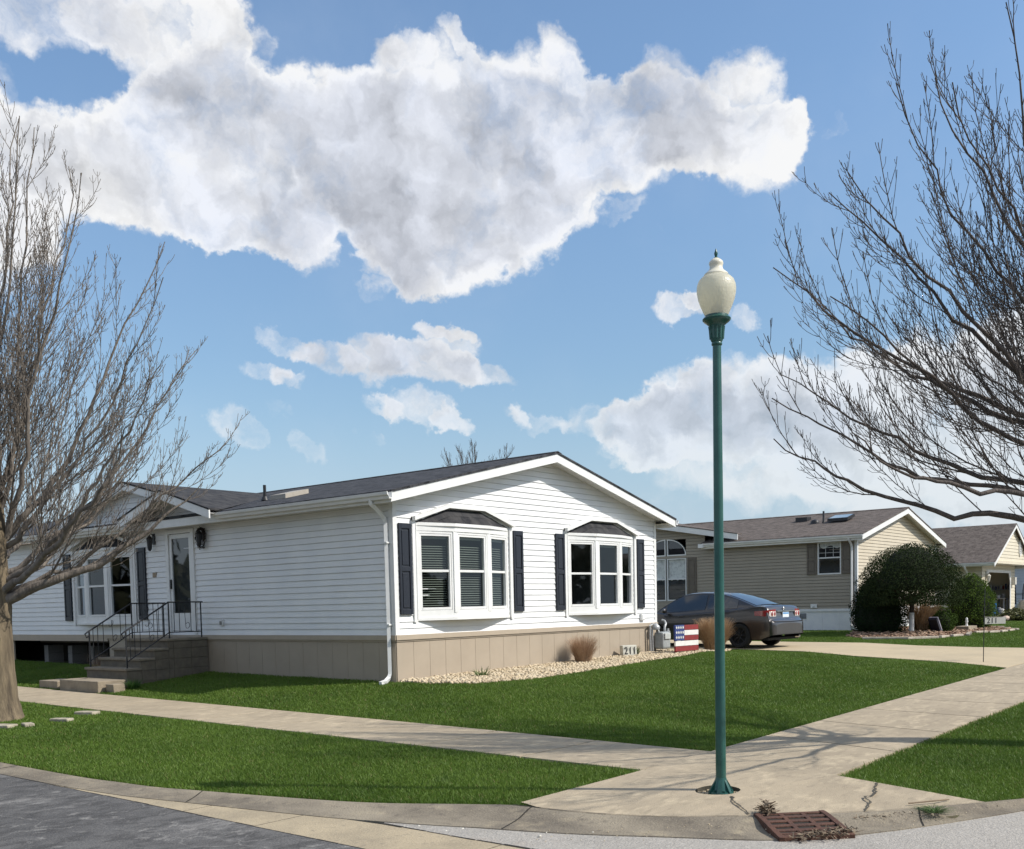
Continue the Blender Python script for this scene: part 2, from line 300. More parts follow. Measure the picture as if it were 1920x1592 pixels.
def fast_mesh(name, V, F, m, parent=None, rnd=None, loc=None, smooth=False):
    V = np.ascontiguousarray(V, np.float32); F = np.ascontiguousarray(F, np.int32); k = F.shape[1]
    me = bpy.data.meshes.new(name); me.vertices.add(len(V)); me.vertices.foreach_set('co', V.ravel())
    me.loops.add(F.size); me.loops.foreach_set('vertex_index', F.ravel())
    me.polygons.add(len(F)); me.polygons.foreach_set('loop_start', np.arange(0, F.size, k, dtype=np.int32))
    me.polygons.foreach_set('loop_total', np.full(len(F), k, np.int32))
    if rnd is not None:
        a = me.attributes.new('rnd', 'FLOAT', 'POINT'); a.data.foreach_set('value', np.ascontiguousarray(rnd, np.float32))
    if smooth: me.polygons.foreach_set('use_smooth', np.ones(len(F), bool))
    me.update(calc_edges=True); me.materials.append(m)
    o = bpy.data.objects.new(name, me); COL.objects.link(o)
    if parent: o.parent = parent
    if loc: o.location = loc
    return o
def tag(o, label=None, cat=None, group=None, kind=None):
    for k, v in (('label', label), ('category', cat), ('group', group), ('kind', kind)):
        if v: o[k] = v
    return o
def thing(name, label, cat, loc=(0, 0, 0), rz=0, group=None):
    o = bpy.data.objects.new(name, None); COL.objects.link(o); o.location = loc; o.rotation_euler = (0, 0, rz); o.empty_display_size = .2
    return tag(o, label, cat, group)
def text_geo(txt, size):
    cu = bpy.data.curves.new('txt', 'FONT'); cu.body = txt; cu.size = size; cu.align_x = 'CENTER'; cu.align_y = 'CENTER'; cu.extrude = .002
    ob = bpy.data.objects.new('txt', cu); COL.objects.link(ob); dg = bpy.context.evaluated_depsgraph_get(); dg.update()
    me = bpy.data.meshes.new_from_object(ob.evaluated_get(dg))
    vs = [tuple(v.co) for v in me.vertices]; fs = [tuple(p.vertices) for p in me.polygons]
    bpy.data.objects.remove(ob); bpy.data.curves.remove(cu); bpy.data.meshes.remove(me)
    return vs, fs

# ------------------------------------------------------------------ ground shape
def ztn(x, y):
    x = np.asarray(x, float); y = np.asarray(y, float)
    b = -.36+.0115*np.clip(x+3, 0, 17)+.0105*np.clip(np.minimum(y, 14)+7.4, 0, None)
    u = np.clip((x+2.8)/2.8, 0, 1); v = np.clip((y+7.4)/4.8, 0, 1)
    sm = lambda t: np.clip(t, 0, 1)**2*(3-2*np.clip(t, 0, 1))
    b = b-.11*sm((x-8.7)/2.2)*sm((y+7.2)/3.5)*(1-sm((x-16)/4.5))
    return b+.24*u*v-.035*np.clip(-4.2-x, 0, None)-.03*np.clip(-9-y, 0, None)
def zt(x, y): return float(ztn(x, y))
def zs(x, y): return -.46+.008*min(30, max(0, y+7.4))+.0115*min(17, max(0, x+3))
def pip(px, py, poly):
    ins = np.zeros(len(px), bool); n = len(poly)
    for i in range(n):
        x0, y0 = poly[i]; x1, y1 = poly[(i+1) % n]
        if y0 == y1: continue
        c = ((y0 > py) != (y1 > py)) & (px < (x1-x0)*(py-y0)/(y1-y0)+x0); ins ^= c
    return ins

BACK = [(-7.12,60),(-7.14,10),(-7.15,-1),(-7.05,-3.4),(-6.87,-4.4),(-6.46,-6.0),(-6.05,-6.87),(-5.84,-7.3),(-5.82,-7.65),(-5.78,-8.0),(-5.7,-8.33),(-5.55,-8.7),(-5.22,-9.2),(-4.87,-9.58),(-4.62,-9.83),(-4.3,-10.1),(-3.74,-10.45),(-3.38,-10.66),(-2.5,-11.2),(-1.2,-11.7),(1,-12),(60,-12)]
OUTR = [(-7.52,60),(-7.52,10),(-7.5,-1),(-7.44,-3.5),(-7.25,-4.7),(-6.95,-6.2),(-6.72,-6.95),(-6.52,-7.5),(-6.42,-7.85),(-6.3,-8.2),(-6.17,-8.5),(-6.0,-8.85),(-5.72,-9.45),(-5.4,-9.8),(-5.05,-10.03),(-4.65,-10.25),(-3.95,-10.58),(-3.52,-10.78),(-2.62,-11.36),(-1.3,-11.95),(1,-12.3),(60,-12.3)]
RAMP = [(-4.25,-7.43),(-5.72,-7.28)]+BACK[8:17]+[(-3.36,-9.08),(-2.72,-7.38)]
RAMP[2] = (-5.83,-7.62)
W1 = [(-4.0,-7.42),(-2.6,-7.37),(-2.6,60),(-4.0,60)]
DRV = [(9.75,-7.38),(10.75,-5.1),(11.33,-2.4),(11.55,-.6),(11.2,1),(10.4,14),(15.3,14),(15.3,-.65),(15.62,-3.5),(16.3,-7.38)]
HOUSE = [(-.05,-.05),(8.6,-.05),(8.6,20.05),(-.05,20.05)]
GRAVEL = [(-.02,0),(.0,-.8),(.3,-1.5),(1.46,-1.83),(3.25,-1.72),(5.63,-1.42),(7.71,-1.28),(9.3,-.95),(10.6,-.75),(11.45,-.5),(11.4,.25),(10,.75),(8.6,.8),(8.55,0)]
MULCH = [(18.3,-.8),(17.5,-1.9),(17.7,-2.7),(18.7,-3.4),(20.4,-3.75),(21.9,-3.4),(23.4,-3.9),(25.6,-3.9),(26.6,-3.0),(26.2,-1.2),(24,-.1),(21.7,.1)]

M_soil = mat('lawn_soil', (.05,.075,.02), (.08,.07,.04), scale=5, rough=1, bump=.6, bscale=30)
M_conc = layered('sidewalk_concrete', (.40,.33,.235), [((.29,.24,.172), 1.1, .42, .70, .75, (1,1,1)), ((.52,.43,.30), 4.5, .52, .66, .75, (.7,1.5,1)), ((.22,.185,.135), 8, .52, .68, .5, (.6,1.6,1)), ((.44,.37,.27), 60, .56, .68, .55, (1,1,1)), ((.16,.135,.105), 85, .58, .7, .5, (1,1,1))], bump=.4, bscale=90)
M_drive = layered('driveway_concrete', (.46,.375,.25), [((.36,.30,.21), .7, .45, .75, .7, (1,1,1)), ((.52,.43,.29), 4, .5, .75, .5, (1,1,1))], bump=.2)
M_curb = layered('curb_concrete', (.28,.24,.18), [((.135,.115,.09), 1.6, .38, .62, .85, (1,.6,1)), ((.40,.335,.23), 5, .55, .75, .6, (1,1,1)), ((.075,.065,.055), 11, .55, .72, .6, (1,1,1)), ((.42,.36,.27), 60, .57, .7, .5, (1,1,1))], bump=.6, bscale=60)
M_grimeshade = layered('kerb_grime_shade', (.135,.112,.085), [((.09,.078,.062), 2.2, .4, .62, .85, (1,.6,1)), ((.24,.205,.155), 7, .52, .7, .6, (1,1,1))], bump=.6, bscale=60)  # grime and the kerb face's shade in one colour; no face takes it
M_edges = mat('edge_soil', (.055,.042,.028), (.09,.07,.045), scale=14, rough=1, bump=.8, bscale=40)
M_pan = layered('gutter_concrete', (.40,.33,.225), [((.27,.225,.16), 1.6, .42, .68, .85, (1,1,1)), ((.48,.41,.29), 40, .52, .7, .5, (1,1,1)), ((.17,.15,.12), 14, .57, .74, .6, (1,1,1))], bump=.5)
M_street = layered('street_concrete', (.36,.335,.30), [((.29,.27,.24), 1.3, .42, .7, .75, (1,1,1)), ((.47,.44,.395), 22, .5, .66, .6, (1,1,1)), ((.17,.16,.15), 36, .54, .68, .5, (1,1,1)), ((.27,.19,.13), .9, .6, .8, .6, (1,1,1))], bump=.8, bscale=60)
M_asph = layered('asphalt', (.095,.092,.09), [((.145,.14,.135), .9, .42, .62, .8, (1,1,1)), ((.27,.258,.243), 1.0, .54, .64, .7, (.7,1.2,1)), ((.055,.053,.052), 4.5, .46, .60, .7, (.8,1.2,1)), ((.30,.287,.27), 6, .58, .68, .6, (.9,1.1,1)), ((.20,.19,.18), 40, .56, .66, .4, (1,1,1)), ((.03,.03,.03), 60, .57, .66, .45, (1,1,1))], bump=.8, bscale=55, cracks=(.36,.345,.32))
M_dark = mat('dark_gap', (.03,.027,.022), (.015,.013,.01), rough=1)
M_joint = mat('joint_dirt', (.09,.08,.06), (.05,.045,.035), rough=1)

def struct(o): o['kind'] = 'structure'; return o
# far ground, one sheet to the horizon
b = MB(); b.quad((-1500,-1500,-1.1),(1500,-1500,-1.1),(1500,1500,-1.1),(-1500,1500,-1.1)); struct(b.build('ground', mat('far_ground', (.06,.09,.03), (.09,.1,.05), scale=.05, rough=1)))
# lawn soil: a grid on the terrain, dropped out of sight beyond the kerb
BP = [(x, y) for x, y in BACK]+[(60,60)]
def lawn_grid():
    xs = np.concatenate([np.arange(-8, 18, .22), np.linspace(18, 62, 60)]); ys = np.concatenate([np.arange(-13, 16, .22), np.linspace(16, 62, 50)])
    X, Y = np.meshgrid(xs, ys, indexing='ij'); Z = ztn(X, Y)-.045
    grown = [(x-.26 if x < -5.6 else (x if x > 50 else x-.06), y if y > 50 else y-.22 if y < -9 else y) for x, y in BP]
    ins = pip(X.ravel(), Y.ravel(), grown).reshape(X.shape)
    Z = np.where(ins, Z, -.95)
    for pl in (GRAVEL, HOUSE): Z = np.where(pip(X.ravel(), Y.ravel(), pl).reshape(X.shape), Z-.03, Z)
    V = np.stack([X, Y, Z], -1).reshape(-1, 3); a, c = X.shape
    i = np.arange(a-1)[:, None]*c+np.arange(c-1)[None, :]; F = np.stack([i, i+c, i+c+1, i+1], -1).reshape(-1, 4)
    struct(fast_mesh('lawn', V, F, M_soil, smooth=True))
lawn_grid()
# streets
def flat_sheet(name, poly, m, dz):
    b = MB(); pts = [Vector((x, y, 0)) for x, y in poly]
    b.add([(x, y, zs(x, y)+dz) for x, y in poly], [tuple(t) for t in tessellate_polygon([pts])]); return struct(b.build(name, m))
def strip_sheet(name, x0, x1, ys, m, dz):
    b = MB()
    for i in range(len(ys)-1): b.quad(*[(x, y, zs(x, y)+dz) for x, y in ((x0, ys[i]), (x1, ys[i]), (x1, ys[i+1]), (x0, ys[i+1]))])
    return struct(b.build(name, m))
ysl = [-40,-20,-12,-7.4,-4,0,6,14,22.6,60]
b = MB(); ysx = [-40,-20,-12,-7.4,-6.75]
for xa, xb in ((-6.83,-5),(-5,-3),(-3,4),(4,57),(57,90)):
    for i in range(4):
        ya, yb = ysx[i], ysx[i+1]; b.quad(*[(x, y, zs(x, y)) for x, y in ((xa, ya), (xb, ya), (xb, yb), (xa, yb))])
struct(b.build('side_street', M_street))
for _i in range(0): pass
strip_sheet('street', -60, -7.5, ysl, M_asph, .004)
gx1 = lambda y: float(np.interp(y, [-6.7, -5.9, -4.4, -2.5], [-6.84, -6.95, -7.15, -7.25]))
b = MB(); y = -30.0
while y < 40:                                                      # gutter slabs with open joints
    y1 = y+(3.0 if y < -9 else 1.0); e = .008 if round(y) % 3 == 0 else 0
    b.quad(*[(x, yy, zs(x, yy)+.002) for x, yy in ((-7.49, y+e), (gx1(y+e), y+e), (gx1(y1-e), y1-e), (-7.49, y1-e))]); y = y1
b.quad(*[(x, yy, zs(x, yy)-.012) for x, yy in ((-7.5,-40),(-6.83,-40),(-6.83,-6.9),(-7.5,-6.9))], mi=1)
for xx, w_ in ((-6.838, .014), (-7.497, .008)):
    yy = -30.0
    while yy < (-6.9 if xx > -7 else 40):
        ww = w_*random.uniform(.5, 1.3); x2 = xx+random.uniform(-.006, .006); b.quad(*[(x, y, zs(x, y)+.0052) for x, y in ((x2-ww, yy), (x2+ww, yy), (x2+ww, yy+.24), (x2-ww, yy+.24))], mi=1); yy += .25
struct(b.build('gutter', [M_pan, M_dark]))
# kerb: rolled profile swept between the two lines
def kerb():
    b = MB(); P = []
    def cr(pts):
        out = []
        for i in range(len(pts)-1):
            p0, p1, p2, p3 = [np.array(pts[max(0, min(len(pts)-1, i+k))]) for k in (-1, 0, 1, 2)]
            n = max(2, int(min(24, np.linalg.norm(p2-p1)/.12)))
            for t in np.arange(n)/n: out.append(.5*((2*p1)+(-p0+p2)*t+(2*p0-5*p1+4*p2-p3)*t*t+(-p0+3*p1-3*p2+p3)*t**3))
        out.append(np.array(pts[-1])); return out
    n = []
    A = []; O = []
    for i in range(len(BACK)-1):
        k = max(2, int(min(30, math.dist(BACK[i], BACK[i+1])/.15)))
    def sub(pts):
        out = []
        for i in range(len(pts)-1):
            p0, p1, p2, p3 = [np.array(pts[max(0, min(len(pts)-1, i+k))]) for k in (-1, 0, 1, 2)]
            n = max(2, int(min(30, math.dist(BACK[i], BACK[i+1])/.12)))
            big = math.dist(BACK[i], BACK[i+1]) > 5
            for t in np.arange(n)/n: out.append(p1+(p2-p1)*t if big else .5*((2*p1)+(-p0+p2)*t+(2*p0-5*p1+4*p2-p3)*t*t+(-p0+3*p1-3*p2+p3)*t**3))
        out.append(np.array(pts[-1])); return out
    A = sub(BACK); O = sub(OUTR)
    prof = [(0, -.4), (0, 0), (.08, .0), (.15, -.12), (.28, -.45), (.42, -.82), (.58, -.97), (1, -1), (1.0, -8)]
    rows = []
    for a, o in zip(A, O):
        za = zt(*a)+.004; zo = zs(*o)+.007; h = za-zo
        rows.append([(a[0]+(o[0]-a[0])*t, a[1]+(o[1]-a[1])*t, za+(h*k if k > -2 else -.3) if k != -.4 else za-.3) for t, k in prof])
    k = len(prof); vs = [p for r in rows for p in r]
    fs = [(i*k+j, i*k+j+1, (i+1)*k+j+1, (i+1)*k+j) for i in range(len(rows)-1) for j in range(k-1)]
    b.add(vs, fs)
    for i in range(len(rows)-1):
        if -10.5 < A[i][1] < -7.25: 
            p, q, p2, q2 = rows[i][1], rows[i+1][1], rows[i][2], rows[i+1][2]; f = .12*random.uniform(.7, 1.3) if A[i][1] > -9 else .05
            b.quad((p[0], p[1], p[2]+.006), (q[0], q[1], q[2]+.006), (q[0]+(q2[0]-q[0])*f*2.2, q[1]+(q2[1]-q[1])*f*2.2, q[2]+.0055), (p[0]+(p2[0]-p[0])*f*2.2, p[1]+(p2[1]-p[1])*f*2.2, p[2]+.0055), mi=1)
    # open contraction joints, a few mm proud
    acc = 0; last = A[0]; nxt = 1.2
    for i in range(1, len(A)):
        acc += np.linalg.norm(A[i]-last); last = A[i]
        if acc > nxt and A[i][1] < 20:
            nxt = acc+3.1; d = A[i]-A[i-1]; d = d/np.linalg.norm(d)*.007
            for j in range(1, k-2):
                p, q = rows[i][j], rows[i][j+1]
                b.quad((p[0]-d[0], p[1]-d[1], p[2]+.003), (q[0]-d[0], q[1]-d[1], q[2]+.003), (q[0]+d[0], q[1]+d[1], q[2]+.003), (p[0]+d[0], p[1]+d[1], p[2]+.003), mi=1)
    struct(b.build('kerb', [M_curb, M_dark, M_grimeshade, M_edges], smooth=50))
kerb()
# pavements: separate slabs with open joints over a dark bed
def slab(b, quad, n=4, m=2, top=0.0):
    """quad: four corners; subdivided and laid on the terrain"""
    q = [np.array(p, float) for p in quad]; idx = {}
    vs = []
    for i in range(n+1):
        for j in range(m+1):
            s, t = i/n, j/m; p = (q[0]*(1-s)+q[1]*s)*(1-t)+(q[3]*(1-s)+q[2]*s)*t
            edge = i in (0, n) or j in (0, m)
            vs.append((p[0], p[1], zt(*p)+top-(.004 if edge else 0)))
    fs = [(i*(m+1)+j, (i+1)*(m+1)+j, (i+1)*(m+1)+j+1, i*(m+1)+j+1) for i in range(n) for j in range(m)]
    o = len(vs); ring = [i*(m+1) for i in range(n+1)]+[n*(m+1)+j for j in range(1, m+1)]+[i*(m+1)+m for i in range(n-1, -1, -1)]+[j for j in range(m-1, 0, -1)]
    low = [(vs[i][0], vs[i][1], vs[i][2]-.1) for i in ring]; vs += low; k = len(ring)
    fs += [(ring[i], o+i, o+(i+1) % k, ring[(i+1) % k]) for i in range(k)]
    b.add(vs, fs)
G = .013
b = MB(); y = -7.40
while y < 40:
    y1 = y+1.5; slab(b, [(-4.0, y+G), (-2.6, y+G), (-2.6, y1-G), (-4.0, y1-G)]); y = y1
b.quad(*[(x, yy, zt(x, yy)-.02) for x, yy in ((-3.97,-7.4),(-2.63,-7.4),(-2.63,14),(-3.97,14))], mi=1)
xs0, xs1 = -2.72, -3.36; first = True; x = None
xa = (-2.70, -3.34)
while xa[0] < 9.6:
    xb = (xa[0]+1.52, xa[1]+1.52+(.12 if xa[1]+1.52 < xa[0]+1.5 else 0)); xb = (xb[0], min(xb[1], xb[0]))
    slab(b, [(xa[1]+G, -9.05), (xb[1]-G, -9.05), (xb[0]-G, -7.39), (xa[0]+G, -7.39)]); xa = xb
while xa[0] < 46:
    xb = (xa[0]+1.52, xa[0]+1.52); slab(b, [(xa[0]+G, -9.05), (xb[0]-G, -9.05), (xb[0]-G, -7.39), (xa[0]+G, -7.39)]); xa = xb
for xx in np.arange(-2.9, 20, 4): b.quad(*[(x, yy, zt(x, yy)-.02) for x, yy in ((xx,-9.02),(xx+4,-9.02),(xx+4,-7.42),(xx,-7.42))], mi=1)
W2 = [(-3.36,-9.06),(60,-9.06),(60,-7.38),(-2.7,-7.38)]
# kerb ramp with the round hole for the lamp
LAMP = (-4.52, -8.52)
hole = [(LAMP[0]-.02+.195*(1+.05*math.sin(3*a))*math.cos(a), LAMP[1]+.02+.195*(1+.06*math.cos(2*a))*math.sin(a)) for a in np.arange(28)*2*math.pi/28]
pl = [Vector((*p, 0)) for p in RAMP]; hl = [Vector((*p, 0)) for p in hole]
allp = RAMP+hole; tri = tessellate_polygon([pl, hl])
b.add([(p[0], p[1], zt(*p)+.002) for p in allp], [tuple(t) for t in tri])
n = len(hole)
b.add([(p[0], p[1], zt(*p)+.002) for p in hole]+[(p[0], p[1], zt(*p)-.1) for p in hole], [(i, (i+1) % n, n+(i+1) % n, n+i) for i in range(n)], 1)
b.add([(p[0], p[1], zt(*p)-.05) for p in hole], [tuple(range(n))], 1)
def crack(b, pts, w=.006, dz=.0065):
    for i in range(len(pts)-1):
        p, q = np.array(pts[i]), np.array(pts[i+1]); m = max(2, int(np.linalg.norm(q-p)/.05)); prev = None
        for k in range(m+1):
            c = p+(q-p)*k/m; d = (q-p)/np.linalg.norm(q-p); nrm = np.array([-d[1], d[0]]); c = c+nrm*random.uniform(-.012, .012); ww = w*random.uniform(.35, 1.3)
            cur = [(c[0]+nrm[0]*ww, c[1]+nrm[1]*ww, zt(*c)+dz), (c[0]-nrm[0]*ww, c[1]-nrm[1]*ww, zt(*c)+dz)]
            if prev: b.quad(prev[0], cur[0], cur[1], prev[1], mi=1)
            prev = cur
crack(b, [(-3.5,-9.5),(-3.75,-9.56),(-4.0,-9.66),(-4.15,-9.62),(-4.33,-9.73),(-4.62,-9.81)], .012)
crack(b, [(-4.72,-8.72),(-4.9,-8.84),(-5.05,-8.97),(-5.2,-9.12)], .01)
struct(b.build('pavement', [M_conc, M_joint]))
# driveway
b = MB()
def drv_edge(y): return float(np.interp(y, [-7.38,-5.1,-2.4,-.6,1,14], [9.75,10.75,11.33,11.55,11.2,10.4]))
ysd = [-7.38,-6.2,-5.1,-3.8,-2.4,-1.4,-.6,1,3,5,8,11,14]
def drv_r(y): return float(np.interp(y, [-7.38,-3.5,-.65,14], [16.3,15.62,15.3,15.3]))
for i in range(len(ysd)-1):
    y0, y1 = ysd[i]+.004, ysd[i+1]-.004
    for k in range(3):
        f0, f1 = k/3, (k+1)/3
        P = lambda y, f: (drv_edge(y)*(1-f)+drv_r(y)*f, y)
        q = [P(y0, f0), P(y0, f1), P(y1, f1), P(y1, f0)]
        b.quad(*[(x, y, zt(x, y)+.003) for x, y in q])
        for aa, bb in ((0, 1), (1, 2), (2, 3), (3, 0)):
            b.quad((*q[aa], zt(*q[aa])+.003), (*q[bb], zt(*q[bb])+.003), (*q[bb], zt(*q[bb])-.08), (*q[aa], zt(*q[aa])-.08))
struct(b.build('driveway', M_drive))
# gravel and mulch beds (soil sheets)
def bed(name, poly, m, dz):
    xs = np.arange(min(p[0] for p in poly), max(p[0] for p in poly)+.3, .3); ys = np.arange(min(p[1] for p in poly), max(p[1] for p in poly)+.3, .3)
    b = MB(); pts = [Vector((*p, 0)) for p in poly]
    b.add([(x, y, zt(x, y)+dz) for x, y in poly], [tuple(t) for t in tessellate_polygon([pts])])
    return struct(b.build(name, m))
bed('mulch_bed', MULCH, mat('mulch_soil', (.16,.10,.07), (.30,.2,.15), scale=25, rough=1, bump=1, bscale=40), .0)

# ------------------------------------------------------------------ houses
M_white = mat('white_vinyl', (.80,.80,.79), (.74,.745,.75), scale=1.5, rough=.45, spec=.4, bump=.03, bscale=90)
M_trim = mat('white_trim', (.78,.78,.765), (.70,.70,.685), scale=3, rough=.4, spec=.5)
M_soffit = mat('white_soffit', (.72,.71,.68), scale=6, rough=.6)
M_skirt = mat('tan_skirting', (.39,.325,.25), (.36,.30,.23), scale=2, rough=.6, bump=.05, bscale=120)
M_skirtcap = mat('tan_skirting_cap', (.42,.35,.27), (.39,.325,.25), scale=4, rough=.55)
M_shut = mat('black_shutter', (.014,.017,.026), (.02,.024,.034), scale=20, rough=.4, bump=.04)
M_glass = glass('window_glass')
M_glassd = glass('dark_window_glass', (.35,.38,.40), .03)
M_clearg = glass('clear_window_glass', (.85,.87,.87), .0)
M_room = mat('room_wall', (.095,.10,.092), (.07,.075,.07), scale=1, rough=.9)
M_blind = mat('blind_slat', (.40,.42,.38), (.33,.35,.32), scale=3, rough=.5)
M_roofdark = shingles('dark_shingles', (.008,.009,.012), (.040,.041,.047), (.085,.085,.092), 1)
M_roofdark2 = shingles('dark_shingles_on_gable', (.016,.017,.021), (.04,.04,.043), (.07,.067,.066), 0)
M_roofbrown = shingles('brown_shingles', (.07,.056,.048), (.125,.103,.09), (.17,.142,.125), 1)
M_roofbrown2 = shingles('brown_shingles_on_gable', (.07,.056,.048), (.125,.103,.09), (.17,.142,.125), 0)
M_metal = mat('black_iron', (.012,.012,.014), (.02,.02,.022), scale=30, rough=.45, spec=.5)

SLOT = [.004, .010]
def siding(b, lims, z0, z1, holes=(), e=.112, out=.022, mi=None, slot=None, deep=None):
    slot = SLOT[0] if slot is None else slot; deep = SLOT[1] if deep is None else deep
    """lap siding on the local wall (u along, w out, z up); lims(z) gives the wall's ends at that height; a real open slot under every lap"""
    z = z0
    while z < z1-1e-4:
        zt_ = min(z+e, z1); zf = max(z+.01, zt_-slot)
        cuts = sorted({z, zf, zt_}|{h[k] for h in holes for k in (2, 3) if z < h[k] < zt_})
        for a, c in zip(cuts[:-1], cuts[1:]):
            mid = .5*(a+c); rec = mid > zf
            oa = out*(1-.75*(a-z)/e)+.002; oc = out*(1-.75*(c-z)/e)+.002
            if rec: oa = oc = -deep
            (la, ra), (lc, rc) = lims(a), lims(c)
            if rc-lc < .02 and ra-la < .02: continue
            iv = [[la, ra, lc, rc]]
            for h in holes:
                if h[2] <= mid <= h[3]:
                    nv = []
                    for q in iv:
                        if h[0] > q[0] and h[0] < q[1]: nv.append([q[0], h[0], q[2], h[0]])
                        if h[1] < q[1] and h[1] > q[0]: nv.append([h[1], q[1], h[1], q[3]])
                        if h[0] >= q[1] or h[1] <= q[0]: nv.append(q)
                    iv = nv
            for q in iv:
                b.quad((q[0], oa, a), (q[1], oa, a), (q[3], oc, c), (q[2], oc, c), mi=mi)
                if a == z: b.quad((q[0], -deep, a), (q[1], -deep, a), (q[1], oa, a), (q[0], oa, a), mi=mi)
                if abs(c-zf) < 1e-6 and not rec: b.quad((q[2], -deep, c), (q[3], -deep, c), (q[3], oc, c), (q[2], oc, c), mi=mi)
        z = zt_
def sash(T, u0, u1, z0, z1, parent, w=0.0, rail=True, m=None, gl=None, name='sash'):
    """double-hung window unit: white sash with its two panes as children of the sash's own parent"""
    m = m or M_trim; t = .035; zm = .5*(z0+z1)+.02
    s = MB(T)
    s.box((u0, w-.05, z0), (u0+t, w+.012, z1)); s.box((u1-t, w-.05, z0), (u1, w+.012, z1))
    s.box((u0+t, w-.05, z0), (u1-t, w+.018, z0+t*1.3)); s.box((u0+t, w-.05, z1-t), (u1-t, w+.012, z1))
    if rail: s.box((u0+t, w-.045, zm-.02), (u1-t, w-.002, zm+.022))
    so_ = s.build(name, m, parent)
    for k, (a, c, ww) in enumerate(((z0+t*1.3, zm-.02, w-.036), (zm+.022, z1-t, w-.018)) if rail else ((z0+t*1.3, z1-t, w-.02),)):
        g = MB(T); g.quad((u0+t, ww, a), (u1-t, ww, a), (u1-t, ww, c), (u0+t, ww, c)); g.build('pane', gl or M_glass, parent)
    return so_
def shutter(T, u0, u1, z0, z1, root, m):
    b = MB(T); w0 = .018
    b.box((u0, w0, z0), (u1, w0+.022, z1))
    t = .05; zm = z0+(z1-z0)*.5
    b.box((u0, w0+.022, z0), (u0+t, w0+.04, z1)); b.box((u1-t, w0+.022, z0), (u1, w0+.04, z1))
    for a, c in ((z0, z0+.09), (zm-.04, zm+.04), (z1-.09, z1)): b.box((u0+t, w0+.022, a), (u1-t, w0+.04, c))
    for a, c in ((z0+.12, zm-.07), (zm+.07, z1-.12)): b.box((u0+t+.02, w0+.022, a), (u1-t-.02, w0+.034, c))
    return b.build('shutter', m, root, bevel=.004)
def bay_window(T, root, blinds=False, vary=0, zb=1.05, ztop=2.66):
    d = .195; A, B, C, D = (-1.28, .0), (-.465, d), (.465, d), (1.28, .0)
    f = MB(T)
    def ex(e): return [(A[0]-e, 0), (B[0]-e*.6, d+e), (C[0]+e*.6, d+e), (D[0]+e, 0)]
    def pr(poly, z0, z1): f.prism([(u, w, z0) for u, w in poly], (0, 0, z1-z0))
    pr(ex(.0), zb+.012, zb+.10); pr([(u, w) for u, w in ex(.035)], zb-.035, zb+.012)
    pr(ex(.012), ztop-.07, ztop+.02); pr(ex(.04), ztop+.02, ztop+.075)
    for s in (-1, 1):
        f.box((s*1.30, 0, zb-.06), (s*1.375, .03, ztop+.16)); f.box((s*1.285, 0, zb-.02), (s*1.30, .04, ztop+.06))
        f.box((s*.465-.045, d-.06, zb+.10), (s*.465+.045, d+.004, ztop-.07))
    rails = []
    for P, Q in ((A, B), (B, C), (C, D)):
        L = math.dist(P, Q); ex_ = ((Q[0]-P[0])/L, (Q[1]-P[1])/L); n = (-ex_[1], ex_[0])
        if n[1] < 0: n = (-n[0], -n[1])
        T2 = lambda s, w, z, P=P, e=ex_, n=n: T(P[0]+e[0]*s+n[0]*w, P[1]+e[1]*s+n[1]*w, z)
        g = MB(T2); st = .085
        g.box((.0, -.07, zb+.10), (st, -.001, ztop-.07)); g.box((L-st, -.07, zb+.10), (L, -.001, ztop-.07))
        g.box((st, -.07, zb+.10), (L-st, -.001, zb+.145)); g.box((st, -.07, ztop-.115), (L-st, -.001, ztop-.07))
        f.v_off = len(f.v); o = len(f.v); f.v += g.v; f.f += [[o+i for i in q] for q in g.f]; f.m += g.m
        rails.append((T2, st, L-st))
    fr = f.build('bay_window', M_trim, root)
    for k, (T2, s0, s1) in enumerate(rails):
        sash(T2, s0+.004, s1-.004, zb+.149, ztop-.119, fr, w=-.02)
        if blinds or (vary and k == 1):
            bl = MB(T2); z = zb+.22; full = blinds
            bl.box((s0+.05, -.118, ztop-.20), (s1-.05, -.085, ztop-.165)) 
            if full:
                while z < ztop-.3:
                    bl.quad((s0+.05, -.10, z), (s1-.05, -.10, z), (s1-.05, -.125, z+.014), (s0+.05, -.125, z+.014)); z += .042
            bl.build('blind', M_blind, fr)
    r = MB(T); e = [(A[0]-.02, .0), (B[0]-.03, d+.04), (C[0]+.03, d+.04), (D[0]+.02, .0)]
    z0 = ztop+.076; zp = ztop+.345
    P = [(*p, z0) for p in e]+[(-.47, .0, zp), (.47, .0, zp), (-1.0, 0, z0), (1.0, 0, z0)]
    r.add(P, [(0, 1, 4), (1, 2, 5, 4), (2, 3, 5)]); r.add([(p[0], p[1], z0-.004) for p in P[:4]], [(0, 1, 2, 3)])
    r.build('bay_roof', M_roofdark2, fr)
    t = MB(T)
    prof = [(-1.375, z0+.02), (-.485, zp+.012), (.485, zp+.012), (1.375, z0+.02)]; h = .07
    poly = [(u, .0, z) for u, z in prof]+[(u, .0, z+h) for u, z in prof[::-1]]
    for i in range(3):
        a, c = prof[i], prof[i+1]; t.prism([(a[0], .004, a[1]+.0), (c[0], .004, c[1]+.0), (c[0], .004, c[1]+h), (a[0], .004, a[1]+h)], (0, .10, 0))
    t.build('roof_trim', M_trim, fr)
    return fr
